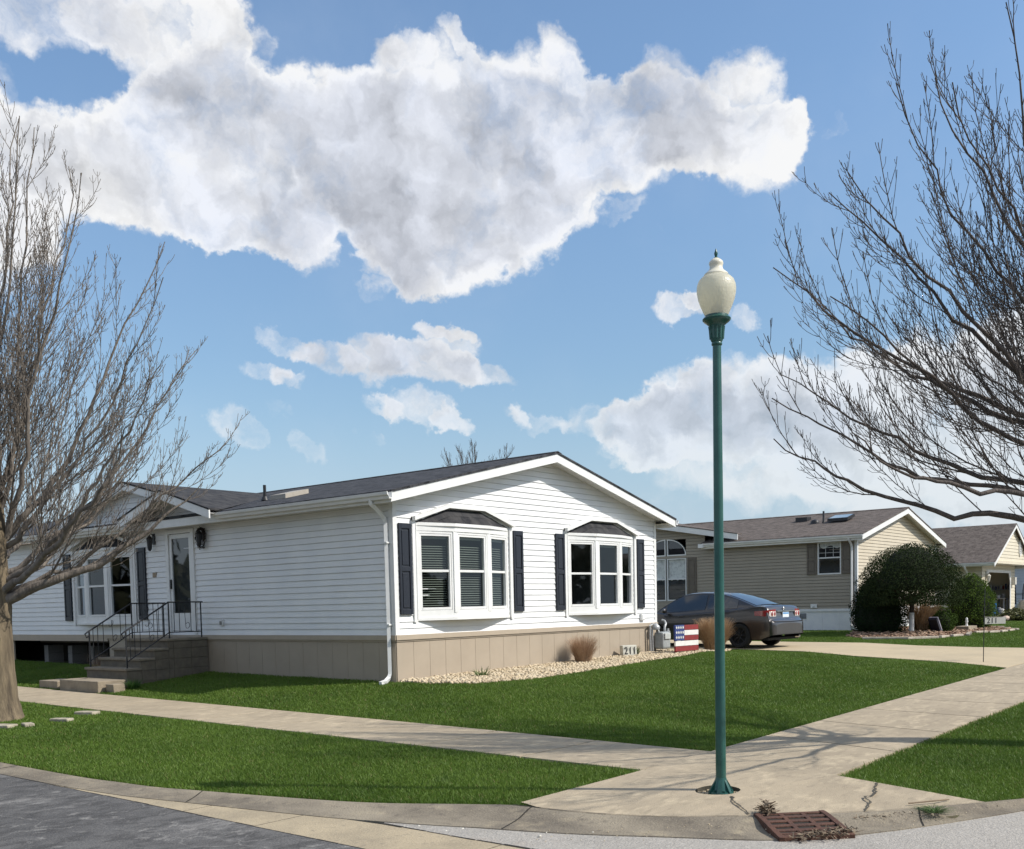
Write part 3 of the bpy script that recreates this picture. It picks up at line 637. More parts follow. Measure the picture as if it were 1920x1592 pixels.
def gutter_run(b, x, z, y0, y1):
    """K-style gutter along y, face towards -x"""
    prof = [(0, .0), (0, -.11), (-.07, -.115), (-.085, -.07), (-.115, -.05), (-.125, -.005), (-.125, .0), (-.108, .0), (-.1, -.04), (-.06, -.095), (-.012, -.095), (-.012, .0)]
    b.prism([(x+p, y0, z+q) for p, q in prof], (0, y1-y0, 0))
def downspout(b, pts, w=.035, d=.03):
    """rectangular pipe through points"""
    b.tube(pts, [w*1.25]*len(pts), k=4)
def skirt_panels(b, T, u0, u1, zlo, zhi, step=.41, cap=True, groove=True):
    old = b.T; b.T = T; u = u0
    while u < u1-.01:
        v = min(u+step, u1); b.box((u+(.003 if groove else 0), -.02, zlo(u)), (v-(.003 if groove else 0), .012, zhi), mi=0); u = v
    b.quad((u0, .004, zlo(u0)), (u1, .004, zlo(u1)), (u1, .004, zhi), (u0, .004, zhi), mi=2)
    if cap:
        b.box((u0-.03, -.02, zhi), (u1+.03, .05, zhi+.085), mi=1); b.box((u0-.01, -.02, zhi-.03), (u1+.01, .028, zhi), mi=1)
    b.T = old
def shell(root, W, L, zsk, zeave, slope, mw, mroof, ov=.35, holes_g=(), holes_l=(), e=.112, rake=.16, glev=0.0, mtrim=None, mside=None, lcut=None):
    """walls, gables, roof with overhangs, fascias and soffits of one long house; gable end on y=0, left wall on x=0"""
    mtrim = mtrim or M_trim
    xr = W/2; zr = zeave+slope*(xr+ov)                     # ridge
    top = lambda x: zeave+slope*(min(x, W-x)+ov)
    th = .09
    Tg = lambda u, w, z: (u, -w, z); Tl = lambda u, w, z: (-w, u, z); Tr = lambda u, w, z: (W+w, u, z); Tb = lambda u, w, z: (u, L+w, z)
    zc = lambda z: max(0.0, (z+th-zeave)/slope-ov)
    lim_g = lambda z: (zc(z)+.0, W-zc(z)) if zc(z) < W/2 else (W/2, W/2)
    b = MB(Tg); siding(b, lim_g, zsk, zr-th-.01, holes_g, e); b.T = Tb; siding(b, lim_g, zsk, zr-th-.01, (), .3)
    zwall = zeave+slope*ov-th
    b.T = Tl; siding(b, lambda z: (0, L), zsk, zwall, holes_l, e, mi=1 if mside else 0); b.T = Tr; siding(b, lambda z: (0, L), zsk, zwall, (), e*2)
    rs = random.Random(int(W*10+L)); zz_ = zsk
    while zz_ < zwall-.05:                                           # overlapped ends of the siding lengths
        for T_, ln in ((Tg, W), (Tl, L)):
            u_ = rs.uniform(.3, 3.0)
            while u_ < ln-.3:
                ok = all(not (h[0]-.05 < u_ < h[1]+.05 and h[2]-.2 < zz_ < h[3]+.1) for h in (holes_g if T_ is Tg else holes_l))
                b.T = T_
                if ok: b.box((u_, .004, zz_+.004), (u_+.5, .0255, zz_+.016), 1 if (mside and T_ is Tl) else 0); b.quad((u_, .024, zz_+.002), (u_+.004, .0262, zz_+.002), (u_+.004, .0085, zz_+e-.012), (u_, .0085, zz_+e-.012), 1 if (mside and T_ is Tl) else 0)
                u_ += rs.uniform(2.6, 4.4)
        zz_ += e
    wall = b.build('wall', [mw, mside] if mside else mw, root)
    t = .018
    for (x, y, sx, sy) in ((0, 0, -1, -1), (W, 0, 1, -1)):
        c = MB()
        c.box((x+sx*(-.07), y+sy*t, zsk+.0), (x+sx*(t+.008), y+sy*(t+.008), zwall+.0)); c.box((x+sx*t, y+sy*(t-.001), zsk), (x+sx*(t+.008), y+sy*(-.07), zwall))
        c.build('corner_board', mtrim, root)
    r = MB()
    for s in (0, 1):
        X = (lambda x: x) if s == 0 else (lambda x: W-x)
        poly = [(X(-ov-.02), -ov-.02, zeave-.005), (X(xr), -ov-.02, zr), (X(xr), -ov-.02, zr-.035), (X(-ov-.02), -ov-.02, zeave-.04)]
        if s == 0 and lcut:
            r.prism(poly, (0, lcut+ov+.02, 0)); xi = 1.2; zi = zeave+slope*(xi+ov)
            r.prism([(xi, lcut, zi), (xr, lcut, zr), (xr, lcut, zr-.035), (xi, lcut, zi-.035)], (0, L+ov-lcut, 0))
        else: r.prism(poly, (0, L+2*ov+.04, 0))
    r.prism([(xr-.14, -ov-.02, zr-.02), (xr, -ov-.02, zr+.018), (xr+.14, -ov-.02, zr-.02)], (0, L+2*ov+.04, 0))
    roof = r.build('roof', mroof, root)
    f = MB()
    for yy, dd in ((-ov, .03), (L+ov-.03, .03)):
        for s in (0, 1):
            X = (lambda x: x) if s == 0 else (lambda x: W-x)
            f.prism([(X(-ov-.012), yy, zeave-.04), (X(xr), yy, zr-.04), (X(xr), yy, zr-.04-rake), (X(-ov-.012), yy, zeave-.04-rake)], (0, dd, 0))
    for s in (0, 1):
        X = (lambda x: x) if s == 0 else (lambda x: W-x)
        f.box((X(-ov), -ov+.03, zeave-.045-rake), (X(-ov+.025), (lcut if s == 0 and lcut else L+ov-.03), zeave-.045))
    fas = f.build('fascia', mtrim, root)
    s_ = MB()
    for s in (0, 1):
        X = (lambda x: x) if s == 0 else (lambda x: W-x)
        ye_ = lcut if s == 0 and lcut else L+ov-.03
        s_.quad((X(-ov+.025), -ov+.03, zeave-.13), (X(.0), -ov+.03, zeave-.13+.0), (X(.0), ye_, zeave-.13), (X(-ov+.025), ye_, zeave-.13))
        # ribbed soffit under the rake
        n = 26
        for k in range(n):
            x0, x1 = -ov+.03+(xr+ov-.03)*k/n, -ov+.03+(xr+ov-.03)*(k+1)/n-.008
            zz = lambda x: zeave+slope*(x+ov)-.13
            s_.quad((X(x0), -ov+.03, zz(x0)), (X(x1), -ov+.03, zz(x1)), (X(x1), .0, zz(x1)), (X(x0), .0, zz(x0)))
        s_.quad((X(-ov+.03), -ov+.03, zeave-.125), (X(xr), -ov+.03, zr-.125), (X(xr), .0, zr-.125), (X(-ov+.03), .0, zeave-.125))
    s_.build('soffit', M_soffit, root)
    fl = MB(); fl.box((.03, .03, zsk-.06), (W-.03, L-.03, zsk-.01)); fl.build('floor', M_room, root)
    return Tg, Tl, dict(zr=zr, xr=xr, zwall=zwall, wall=wall, roof=roof, fascia=fas)
def dormer(root, yc, half, ze, zp, xf, depth, mroof, mw, face=None, th=.05, fh=.15):
    """cross gable facing -x: two roof planes, rake boards and a sided triangle"""
    r = MB(); zs_ = zp-ze
    for s in (-1, 1):
        ye = yc+s*half
        a, c, d, e = (xf, ye, ze), (xf, yc, zp), (depth, yc, zp), (min(depth, xf+.35), ye, ze)
        low = lambda p: (p[0], p[1], p[2]-.035)
        r.add([a, c, d, e, low(a), low(c), low(d), low(e)], [(0, 1, 2, 3), (7, 6, 5, 4), (0, 4, 5, 1), (0, 3, 7, 4)])
    r.build('gable_roof', mroof, root)
    f = MB()
    for s in (-1, 1):
        ye = yc+s*half
        f.prism([(xf+.01, ye, ze-.036), (xf+.01, yc, zp-.036), (xf+.01, yc, zp-.036-fh), (xf+.01, ye, ze-.036-fh)], (.03, 0, 0))
    f.build('gable_fascia', M_trim, root)
    if face is not None:
        b = MB(lambda u, w, z: (face-w, u, z)); sl_ = zs_/half
        lim = lambda z: (yc-half+(z-ze+.08)/sl_, yc+half-(z-ze+.08)/sl_) if z < zp-.1 else (yc, yc)
        siding(b, lim, ze-.03, zp-.1); b.build('gable_wall', mw, root)
    s_ = MB()
    if face is not None and face-xf > .06:
        for s in (-1, 1):
            ye = yc+s*half
            s_.quad((xf+.04, ye, ze-.1), (xf+.04, yc, zp-.1), (face, yc, zp-.1), (face, ye, ze-.1))
        s_.build('gable_soffit', M_soffit, root)

# ---- the white house on the corner
HW, HL = 8.53, 20.0
white_house = thing('manufactured_house', 'white sided corner house with black shutters, two bay windows and tan skirting', 'house')
bay_g = [(1.80, 0), (6.28, 0)]; bay_l = 9.42; ZSK = .78
hg = [(c-1.2, c+1.2, 1.14, 2.6) for c, _ in bay_g]; hl = [(bay_l-1.2, bay_l+1.2, 1.14, 2.6), (5.90, 6.72, .86, 2.90)]
Tg, Tl, info = shell(white_house, HW, HL, ZSK, 3.205, .233, M_white, M_roofdark, .36, hg, hl)
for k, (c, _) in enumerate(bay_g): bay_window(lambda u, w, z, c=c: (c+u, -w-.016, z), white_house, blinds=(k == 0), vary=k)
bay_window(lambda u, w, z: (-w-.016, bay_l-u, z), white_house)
for u0 in (.09, 3.205, 4.585, 7.69): shutter(Tg, u0, u0+.295, 1.13, 2.70, white_house, M_shut)
for u0 in (7.63, 10.86): shutter(Tl, u0, u0+.32, 1.11, 2.68, white_house, M_shut)
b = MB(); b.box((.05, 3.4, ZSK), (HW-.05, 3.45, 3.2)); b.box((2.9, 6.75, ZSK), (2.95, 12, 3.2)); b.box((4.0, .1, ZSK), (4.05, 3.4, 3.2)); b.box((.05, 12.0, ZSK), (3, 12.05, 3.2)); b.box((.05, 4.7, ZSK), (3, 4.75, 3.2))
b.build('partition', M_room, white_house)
sb = MB(); glev = lambda u: -.12
skirt_panels(sb, Tg, .0, HW, lambda u: zt(u, 0)-.12, ZSK-.085)
skirt_panels(sb, Tl, .0, 9.3, lambda u: zt(0, u)-.12, ZSK-.085, groove=True)
sb.box((-.04, 9.33, ZSK-.15), (.02, 20, ZSK), mi=1); skirt_panels(sb, Tl, 13.95, 20, lambda u: -.2, ZSK-.155, cap=False)
sb.build('skirting', [M_skirt, M_skirtcap, mat('skirting_groove', (.2,.165,.13))], white_house)
b = MB()
for yy in (9.7, 10.7, 11.7, 12.9):
    for k in range(3): b.box((.35, yy, -.1+k*.2), (.75, yy+.2, .095+k*.2))
b.box((.7, 9.4, .55), (.85, 14, .72)); b.box((0.1, 9.35, -.35), (8.4, 13.9, -.1), mi=1); b.box((1.0, 9.35, -.2), (1.05, 19.5, .8), mi=1); b.box((.02, 9.3, .0), (1.0, 19.5, .03), mi=1)  # dark back panel and floor colour in the shade of the crawl space
b.build('crawl_space_pier', [mat('pier_block', (.22,.21,.2), scale=20, rough=1), mat('crawl_soil_shade', (.03,.028,.025), rough=1)], white_house)
g = MB(); gutter_run(g, -.362, 3.165, -.38, 4.45); gutter_run(g, -.362, 3.165, 7.72, 20.2); g.build('gutter', M_trim, white_house)
d = MB(); downspout(d, [(-.42,.10,3.07),(-.40,.10,3.0),(-.28,.10,2.93),(-.11,.10,2.78),(-.075,.10,2.70),(-.07,.10,1.6),(-.07,.10,.12),(-.1,.10,.05),(-.2,.08,-.01),(-.34,.06,-.03)])
for z in (2.35, .95): d.box((-.115, .045, z), (-.015, .155, z+.025))
d.build('downspout', M_trim, white_house)
g = MB(); gutter_run(g, 0, 0, 0, 20.4); g.v = [(HW+.362-(p[0]), -.38+p[1], 3.165+p[2]) for p in g.v]; g.build('gutter', M_trim, white_house)
dormer(white_house, 7.9, 3.5, 3.235, 4.10, -.36, 3.45, M_roofdark2, M_white, face=-.10)
dormer(white_house, 6.06, 1.66, 3.25, 3.74, -.62, 2.0, M_roofdark2, M_white, face=-.02, fh=.16)
p = MB(); p.lathe([(.032, -.1), (.032, .28)], (1.0, 4.75, 3.56), 12); p.lathe([(.09, -.03), (.05, .05)], (1.0, 4.75, 3.555), 12); p.build('vent_pipe', M_metal, white_house, smooth=40)
p = MB(); p.prism([(.95, 4.02, 3.51), (1.55, 4.02, 3.65), (1.55, 4.02, 3.74), (.95, 4.02, 3.60)], (0, .5, 0)); p.build('skylight', mat('skylight_curb', (.42,.38,.32), rough=.5), white_house)
# front door
dr = MB(Tl)
dr.box((5.80, .0, ZSK), (5.90, .05, 2.98)); dr.box((6.72, 0, ZSK), (6.82, .05, 2.98)); dr.box((5.90, 0, 2.90), (6.72, .05, 2.98)); dr.build('door_frame', M_trim, white_house)
dr = MB(Tl)
dr.box((5.91, -.01, .87), (6.0, .025, 2.89)); dr.box((6.63, -.01, .87), (6.71, .025, 2.89)); dr.box((6.0, -.01, 2.80), (6.63, .025, 2.89)); dr.box((6.0, -.01, .87), (6.63, .025, 1.24))
dr.box((5.9, -.09, .86), (6.72, -.05, 2.9), mi=1)
door = dr.build('front_door', [M_trim, mat('inner_door', (.30,.29,.27), scale=3, rough=.6)], white_house)
gq = MB(Tl); gq.quad((6.0, .0, 1.24), (6.63, .0, 1.24), (6.63, .0, 2.80), (6.0, .0, 2.80)); gq.build('door_glass', M_glassd, door)
hq = MB(Tl); hq.box((6.655, .025, 1.75), (6.685, .06, 1.95)); hq.tube([(6.67, .06, 1.9), (6.62, .07, 1.9)], .01); hq.build('handle', M_metal, door)
for yy in (7.28, 5.46):
    l = MB(lambda u, w, z, yy=yy: (-w, yy+u, z)); l.box((-.05, .016, 2.72), (.05, .035, 2.95)); l.tube([(0, .03, 2.9), (0, .1, 2.96), (0, .13, 2.9)], .01); l.lathe([(.02, .12), (.075, .06), (.06, .04), (.045, -.16), (.02, -.2)], (0, .13, 2.78), 8)
    l.build('wall_lantern', M_metal, white_house)
w = MB(lambda u, w, z: (-w, 5.46+u, z))
for k in range(46):
    a0 = random.uniform(0, 6.28); pts = [(.14*math.cos(a0+t*.5)*random.uniform(.8, 1.2), .05+random.uniform(0, .1), 2.75+.2*math.sin(a0+t*.5)*random.uniform(.8, 1.2)) for t in range(4)]; w.tube(pts, .005, 3)
w.build('twig_wreath', mat('wreath_twig', (.04,.03,.025), rough=1), white_house)
b = MB(Tl); b.box((4.88, .016, .97), (4.99, .06, 1.09)); b.box((4.9, .06, .985), (4.97, .068, 1.06), mi=1); b.build('outlet_cover', [M_trim, mat('outlet_face', (.25,.25,.24))], white_house)
b = MB(Tl); b.box((7.24, .016, 2.02), (7.38, .03, 2.12)); b.build('house_plaque', mat('plaque', (.25,.18,.12), (.4,.33,.25), scale=20), white_house)
b = MB(Tg); b.box((7.80, .016, .84), (7.96, .075, .99)); b.box((7.82, .075, .86), (7.94, .085, .97)); b.build('outlet_cover', M_trim, white_house, bevel=.008)

SLOT[:] = [.011, .03]
# ---- the beige house beyond the driveway
M_beige = mat('beige_vinyl', (.56,.49,.375), (.52,.455,.345), scale=2, rough=.5)
M_taupev = mat('taupe_vinyl', (.345,.30,.235), (.32,.28,.22), scale=2, rough=.5)
M_taupe = mat('taupe_shutter', (.15,.125,.095), (.12,.10,.08), scale=10, rough=.5)
M_wskirt = mat('white_skirting', (.78,.78,.77), (.7,.71,.72), scale=3, rough=.5)
bx, by, bz = 21.88, .2, .15
beige = thing('beige_house', 'beige sided house with brown shingle roof and white skirting beyond the driveway', 'house', (bx, by, bz))
hb = [(.54, 1.35, 1.93, 3.02), (6.47, 8.2, 1.14, 2.74), (6.5, 8.18, 2.84, 3.4)]
Tg2, Tl2, inf2 = shell(beige, 8.5, 18, .74, 3.25, .245, M_beige, M_roofbrown, .32, (), hb, rake=.18, mside=M_taupev, lcut=5.7)
b = MB(); b.box((3, .5, .74), (3.05, 10, 3.3)); b.box((.1, 5.6, .74), (3, 5.65, 3.3)); b.build('partition', M_room, beige)
sash(Tl2, .535, 1.355, 1.925, 3.025, beige, w=.02, name='window', gl=M_clearg)
b = MB(Tl2)
for z in (2.33, 2.66, 2.84): b.box((.57, .012, z), (1.32, .02, z+.012)) if z > 2.5 else None
for u in (.80, 1.07): b.box((u, .012, 2.53), (u+.012, .02, 2.99))
b.build('window_grille', M_trim, beige)
M_curt = mat('lace_curtain', (.85,.85,.83), (.55,.55,.55), scale=9, rough=.9, lo=.45, hi=.7)
b = MB(Tl2); pts = [(1.31-.74*t, -.06, 3.0-(.16+.07*math.sin(t*9.4)-.12*abs(t-.5))) for t in np.linspace(0, 1, 25)]
b.add([(p[0], -.06, 3.0) for p in pts]+pts, [(i, i+1, 26+i, 25+i) for i in range(24)]); b.build('curtain', M_curt, beige)
for u0 in (.16, 1.40): shutter(Tl2, u0, u0+.34, 1.93, 2.98, beige, M_taupe)
shutter(Tl2, 6.06, 6.42, 1.16, 2.74, beige, M_taupe)
for u0, u1 in ((6.49, 7.32), (7.38, 8.2)):
    sash(Tl2, u0, u1, 1.14, 2.74, beige, w=.02, name='window', gl=M_clearg)
    b = MB(Tl2); n = 30
    top = 2.70; pts = [(u0+.05+(u1-u0-.1)*t, top-.72-.07*math.sin(t*math.pi*3)**2) for t in np.linspace(0, 1, n+1)]
    b.add([(u, -.04, top) for u, z in pts]+[(u, -.04, z) for u, z in pts], [(i, i+1, n+2+i, n+1+i) for i in range(n)]); b.build('curtain', M_curt, beige)
def arch(sgn, uc, r, z0, zt_):
    b = MB(Tl2); n = 16; P = [(uc+sgn*r*math.cos(a), z0+(zt_-z0)*math.sin(a)) for a in np.linspace(0, math.pi/2, n)]
    Q = [(uc+sgn*(.04+(r-.09)*math.cos(a)), z0+.045+(zt_-z0-.09)*math.sin(a)) for a in np.linspace(0, math.pi/2, n)]
    P = [(uc, z0)]+P; Q = [(uc+sgn*.04, z0+.045)]+Q; k = len(P)
    b.add([(u, .03, z) for u, z in P]+[(u, .03, z) for u, z in Q]+[(u, -.0, z) for u, z in P]+[(u, -.03, z) for u, z in Q],
          [(i, (i+1) % k, k+(i+1) % k, k+i) for i in range(k)]+[(i, (i+1) % k, 2*k+(i+1) % k, 2*k+i) for i in range(k)]+[(k+i, k+(i+1) % k, 3*k+(i+1) % k, 3*k+i) for i in range(k)])
    o = b.build('arched_window', M_trim, beige)
    g = MB(Tl2); g.add([(u, -.02, z) for u, z in Q], [tuple(range(k))]); g.build('pane', M_glassd, o)
arch(-1, 7.32, .83, 2.84, 3.48); arch(1, 7.38, .83, 2.84, 3.48)
b = MB()
skirt_panels(b, Tl2, 0, 18, lambda u: -.25, .665, step=.6, groove=True); skirt_panels(b, Tg2, 0, 8.5, lambda u: -.25, .665, step=.6)
b.build('skirting', [M_wskirt, M_wskirt, mat('white_groove', (.5,.5,.5))], beige)
b = MB(Tl2); b.box((1.78, .014, .42), (2.24, .03, .60))
for k in range(4): b.box((1.8, .03, .435+k*.04), (2.22, .04, .455+k*.04))
b.build('skirting_vent', mat('vent_grey', (.22,.23,.25)), beige)
b = MB(Tl2); b.box((1.38, .016, .78), (1.6, .07, .92)); b.tube([(1.5, .07, .84), (1.5, .13, .82)], .03, 8); b.build('dryer_vent', M_trim, beige)
g = MB(); gutter_run(g, -.325, 3.21, -.34, 5.6); g.box((-.46, 5.55, 3.06), (-.32, 5.75, 3.2)); g.build('gutter', M_trim, beige)
d = MB(); downspout(d, [(-.38,.14,3.12),(-.36,.14,3.05),(-.15,.14,2.92),(-.08,.14,2.82),(-.08,.14,1.0),(-.08,.14,.22),(-.14,.12,.16),(-.3,-.1,.1),(-.45,-.25,-.02)]); d.build('downspout', M_trim, beige)
dormer(beige, 9.2, 5.0, 3.52, 4.41, -.38, 4.3, M_roofbrown2, M_taupev, fh=.2)
b = MB(Tl2); siding(b, lambda z: (max(5.7, 4.2+(z-3.52+.14)/.178), min(12.7, 14.2-(z-3.52+.14)/.178)), inf2['zwall'], 4.2, [(6.5, 8.18, 2.84, 3.46)]); b.build('gable_wall', M_taupev, beige)
b = MB()
for s_g in (-1, 1): b.quad((-.35, 9.2+s_g*5, 3.42), (-.35, 9.2, 4.31), (.0, 9.2, 4.31), (.0, 9.2+s_g*5, 3.42))
b.build('gable_soffit', M_soffit, beige)
zroof = lambda x: 3.25+.245*(x+.32)
for (nm, x, yy) in (('pipe', 2.2, 2.05), ('skylight', 2.4, 1.45), ('vent', 2.9, 2.9), ('dome', 2.25, 2.4)):
    b = MB(); z = zroof(x)
    if nm == 'pipe': b.lathe([(.09, -.05), (.04, .05), (.035, .42)], (x, yy, z), 10); b.build('vent_pipe', M_metal, beige, smooth=40)
    elif nm == 'skylight':
        b.prism([(x-.35, yy-.35, z-.03), (x+.35, yy-.35, z+.14), (x+.35, yy-.35, z+.24), (x-.35, yy-.35, z+.07)], (0, .75, 0)); k = b.build('skylight', M_metal, beige)
        b = MB(); b.quad((x-.31, yy-.31, z+.084), (x+.31, yy-.31, z+.236), (x+.31, yy+.36, z+.236), (x-.31, yy+.36, z+.084)); b.build('pane', mat('skylight_glass', (.25,.33,.38), rough=.08, spec=.8), k)
    elif nm == 'vent': b.prism([(x-.2, yy, z-.05), (x+.2, yy, z+.05), (x+.2, yy, z+.15), (x-.2, yy, z+.12)], (0, .45, 0)); b.build('roof_vent', M_metal, beige)
    else: b.lathe([(.16, -.05), (.16, .05), (.12, .1), (.03, .13)], (x, yy, z), 12); b.build('roof_vent', M_metal, beige, smooth=40)

# ---- the garage house far right and the pale blue house behind it
gx, gy, gz = 36.68, .1, .24
garage = thing('garage_house', 'cream sided garage with open door, brown gable roof and oval gable vent', 'garage', (gx, gy, gz))
GW, GL = 5.9, 12.0
def gshell():
    zr = 4.32; ze = 2.46; ov = .75; xr = GW/2+.1; yf = -.75
    b = MB(lambda u, w, z: (u, -w, z))
    siding(b, lambda z: (0, GW), 0, 2.5, [(.95, 4.95, -.1, 2.05)], .15); b.T = lambda u, w, z: (-w, u, z); siding(b, lambda z: (0, GL), 0, 2.5, (), .15)
    b.T = lambda u, w, z: (GW+w, u, z); siding(b, lambda z: (0, GL), 0, 2.5, (), .3); b.T = lambda u, w, z: (u, GL+w, z); siding(b, lambda z: (0, GW), 0, 2.5, (), .3)
    b.build('wall', mat('cream_vinyl', (.66,.60,.47), (.62,.56,.44), scale=2, rough=.5), garage)
    sl_ = (zr-ze)/(xr+ov)
    b = MB(lambda u, w, z: (u, -.55-w, z)); lim = lambda z: (xr-(zr-.12-z)/sl_, xr+(zr-.12-z)/sl_) if z < zr-.12 else (xr, xr); siding(b, lim, 2.55, zr-.13, (), .15)
    b.T = None; b.box((-.35, -.62, 2.42), (GW+.75, -.5, 2.55)); b.build('gable_wall', MATS['cream_vinyl'], garage)
    b = MB(); b.quad((-.35, -.6, 2.415), (GW+.7, -.6, 2.415), (GW+.7, 0, 2.415), (-.35, 0, 2.415)); b.quad((-ov, -.6, 2.44), (0, -.6, 2.44), (0, GL, 2.44), (-ov, GL, 2.44)); b.build('soffit', M_soffit, garage)
    r = MB(); f = MB()
    for s in (-1, 1):
        xe = xr+s*(xr+ov)
        r.prism([(xe, yf, ze), (xr, yf, zr), (xr, yf, zr-.05), (xe, yf, ze-.05)], (0, GL+1.2, 0))
        f.prism([(xe, yf+.01, ze-.05), (xr, yf+.01, zr-.05), (xr, yf+.01, zr-.2), (xe, yf+.01, ze-.22)], (0, .03, 0))
        f.box((xe, yf+.04, ze-.17), (xe-s*.03, GL+.4, ze-.05))
    r.build('roof', M_roofbrown, garage); f.build('fascia', M_trim, garage)
    g = MB(); gutter_run(g, -ov, ze-.02, yf, GL); g.build('gutter', M_trim, garage)
    d = MB(); downspout(d, [(-.8, .5, 2.34), (-.7, .5, 2.2), (-.12, .5, 1.9), (-.1, .5, 0)], .04); d.build('downspout', M_trim, garage)
    t = MB(lambda u, w, z: (u, -w, z)); t.box((.83, .0, 0), (.95, .04, 2.17)); t.box((4.95, 0, 0), (5.07, .04, 2.17)); t.box((.95, 0, 2.05), (4.95, .04, 2.17))
    t.prism([(.95, .0, 2.05), (1.15, 0, 2.05), (.95, 0, 1.75)], (0, .03, 0)); t.prism([(4.95, .0, 2.05), (4.75, 0, 2.05), (4.95, 0, 1.65)], (0, .03, 0)); t.build('door_frame', M_trim, garage)
    i = MB(); i.box((-.02, -.02, -.3), (GW+.02, GL, -.005)); i.prism([(.6, -.03, -.02), (5.2, -.03, -.02), (5.2, -3.2, -.12), (.6, -3.2, -.12)], (0, 0, -.15)); i.build('foundation', M_pan, garage)
    i = MB(); i.box((.05, 5.5, 0), (GW-.05, 5.55, 2.5)); i.box((.03, .03, -.1), (GW-.03, 5.5, 0.0), mi=0); i.build('inner_wall', M_room, garage)
    o = MB(); n = 24; uc, zc = 4.4, 3.22
    R2 = [(uc+.22*math.cos(a), zc+.4*math.sin(a)) for a in np.arange(n)*2*math.pi/n]; R1 = [(uc+.14*math.cos(a), zc+.3*math.sin(a)) for a in np.arange(n)*2*math.pi/n]
    o.add([(u, -.62, z) for u, z in R2]+[(u, -.62, z) for u, z in R1]+[(u, -.56, z) for u, z in R2], [(k, (k+1) % n, n+(k+1) % n, n+k) for k in range(n)]+[(k, (k+1) % n, 2*n+(k+1) % n, 2*n+k) for k in range(n)])
    ov_ = o.build('gable_vent', M_trim, garage)
    q = MB(); q.add([(u, -.58, z) for u, z in R1], [tuple(range(n))]); q.build('louvre', mat('louvre_grey', (.2,.2,.2)), ov_)
    q = MB()
    for k in range(5): q.box((uc-.15, -.6, zc-.24+k*.11), (uc+.15, -.585, zc-.20+k*.11))
    q.box((uc-.015, -.605, zc-.29), (uc+.015, -.59, zc+.29)); q.build('louvre_bar', M_trim, ov_)
    l = MB(lambda u, w, z: (u, -w, z)); l.box((.62, .016, 1.85), (.74, .05, 2.1)); l.lathe([(.02, .25), (.12, .12), (.1, .1), (.06, -.12), (.02, -.16)], (.68, .12, 1.75), 6); l.build('wall_lantern', mat('lantern_white', (.6,.58,.52)), garage)
    l = MB(lambda u, w, z: (u, -w, z)); l.box((5.2, .016, 1.5), (5.45, .2, 1.85)); l.build('wall_box', MATS['lantern_white'], garage)
gshell()
pale = thing('pale_blue_house', 'pale blue sided house behind the open garage at the right edge', 'house', (48.0, -8.0, .2))
shell(pale, 8.5, 15, .1, 2.9, .3, mat('pale_blue_vinyl', (.55,.60,.66), (.5,.55,.6), scale=2, rough=.5), M_roofbrown, .4, e=.15)

# ------------------------------------------------------------------ steps, railing and small things by the white house
M_block = mat('porch_block', (.19,.16,.12), (.14,.118,.09), scale=6, rough=.9, bump=.4, bscale=60)
M_step = mat('porch_tread', (.26,.22,.165), (.20,.17,.13), scale=5, rough=.9, bump=.3, bscale=80)
SY0, SY1 = 5.45, 6.95
stoop = thing('front_steps', 'concrete block stoop of five steps under the front door', 'steps', (0, 0, 0))
xs_ = [-.95, -1.25, -1.55, -1.85]; zst = [.74, .56, .38, .20]
b = MB()
for k in range(4):
    x1 = -.03 if k == 0 else xs_[k-1]
    b.box((x1, SY0, -.15), (xs_[k], SY1, zst[k]-.05))
    # block courses on the side, as shallow raised faces with joints between
    zc = -.06
    while zc < zst[k]-.1:
        z1 = min(zc+.2, zst[k]-.055); xx = x1-.005; wd = .4
        while xx > xs_[k]+.02:
            xe = max(xx-wd, xs_[k]+.004); b.box((xx, SY0-.012, zc+.006), (xe+.01, SY0, z1-.006)); xx = xe
        zc += .2
b.build('block_wall', M_block, stoop, bevel=.004)
b = MB()
for k in range(4): b.box(((-.03 if k == 0 else xs_[k-1]), SY0-.03, zst[k]-.05), (xs_[k]-.035, SY1+.03, zst[k]))
b.build('tread', M_step, stoop, bevel=.01)
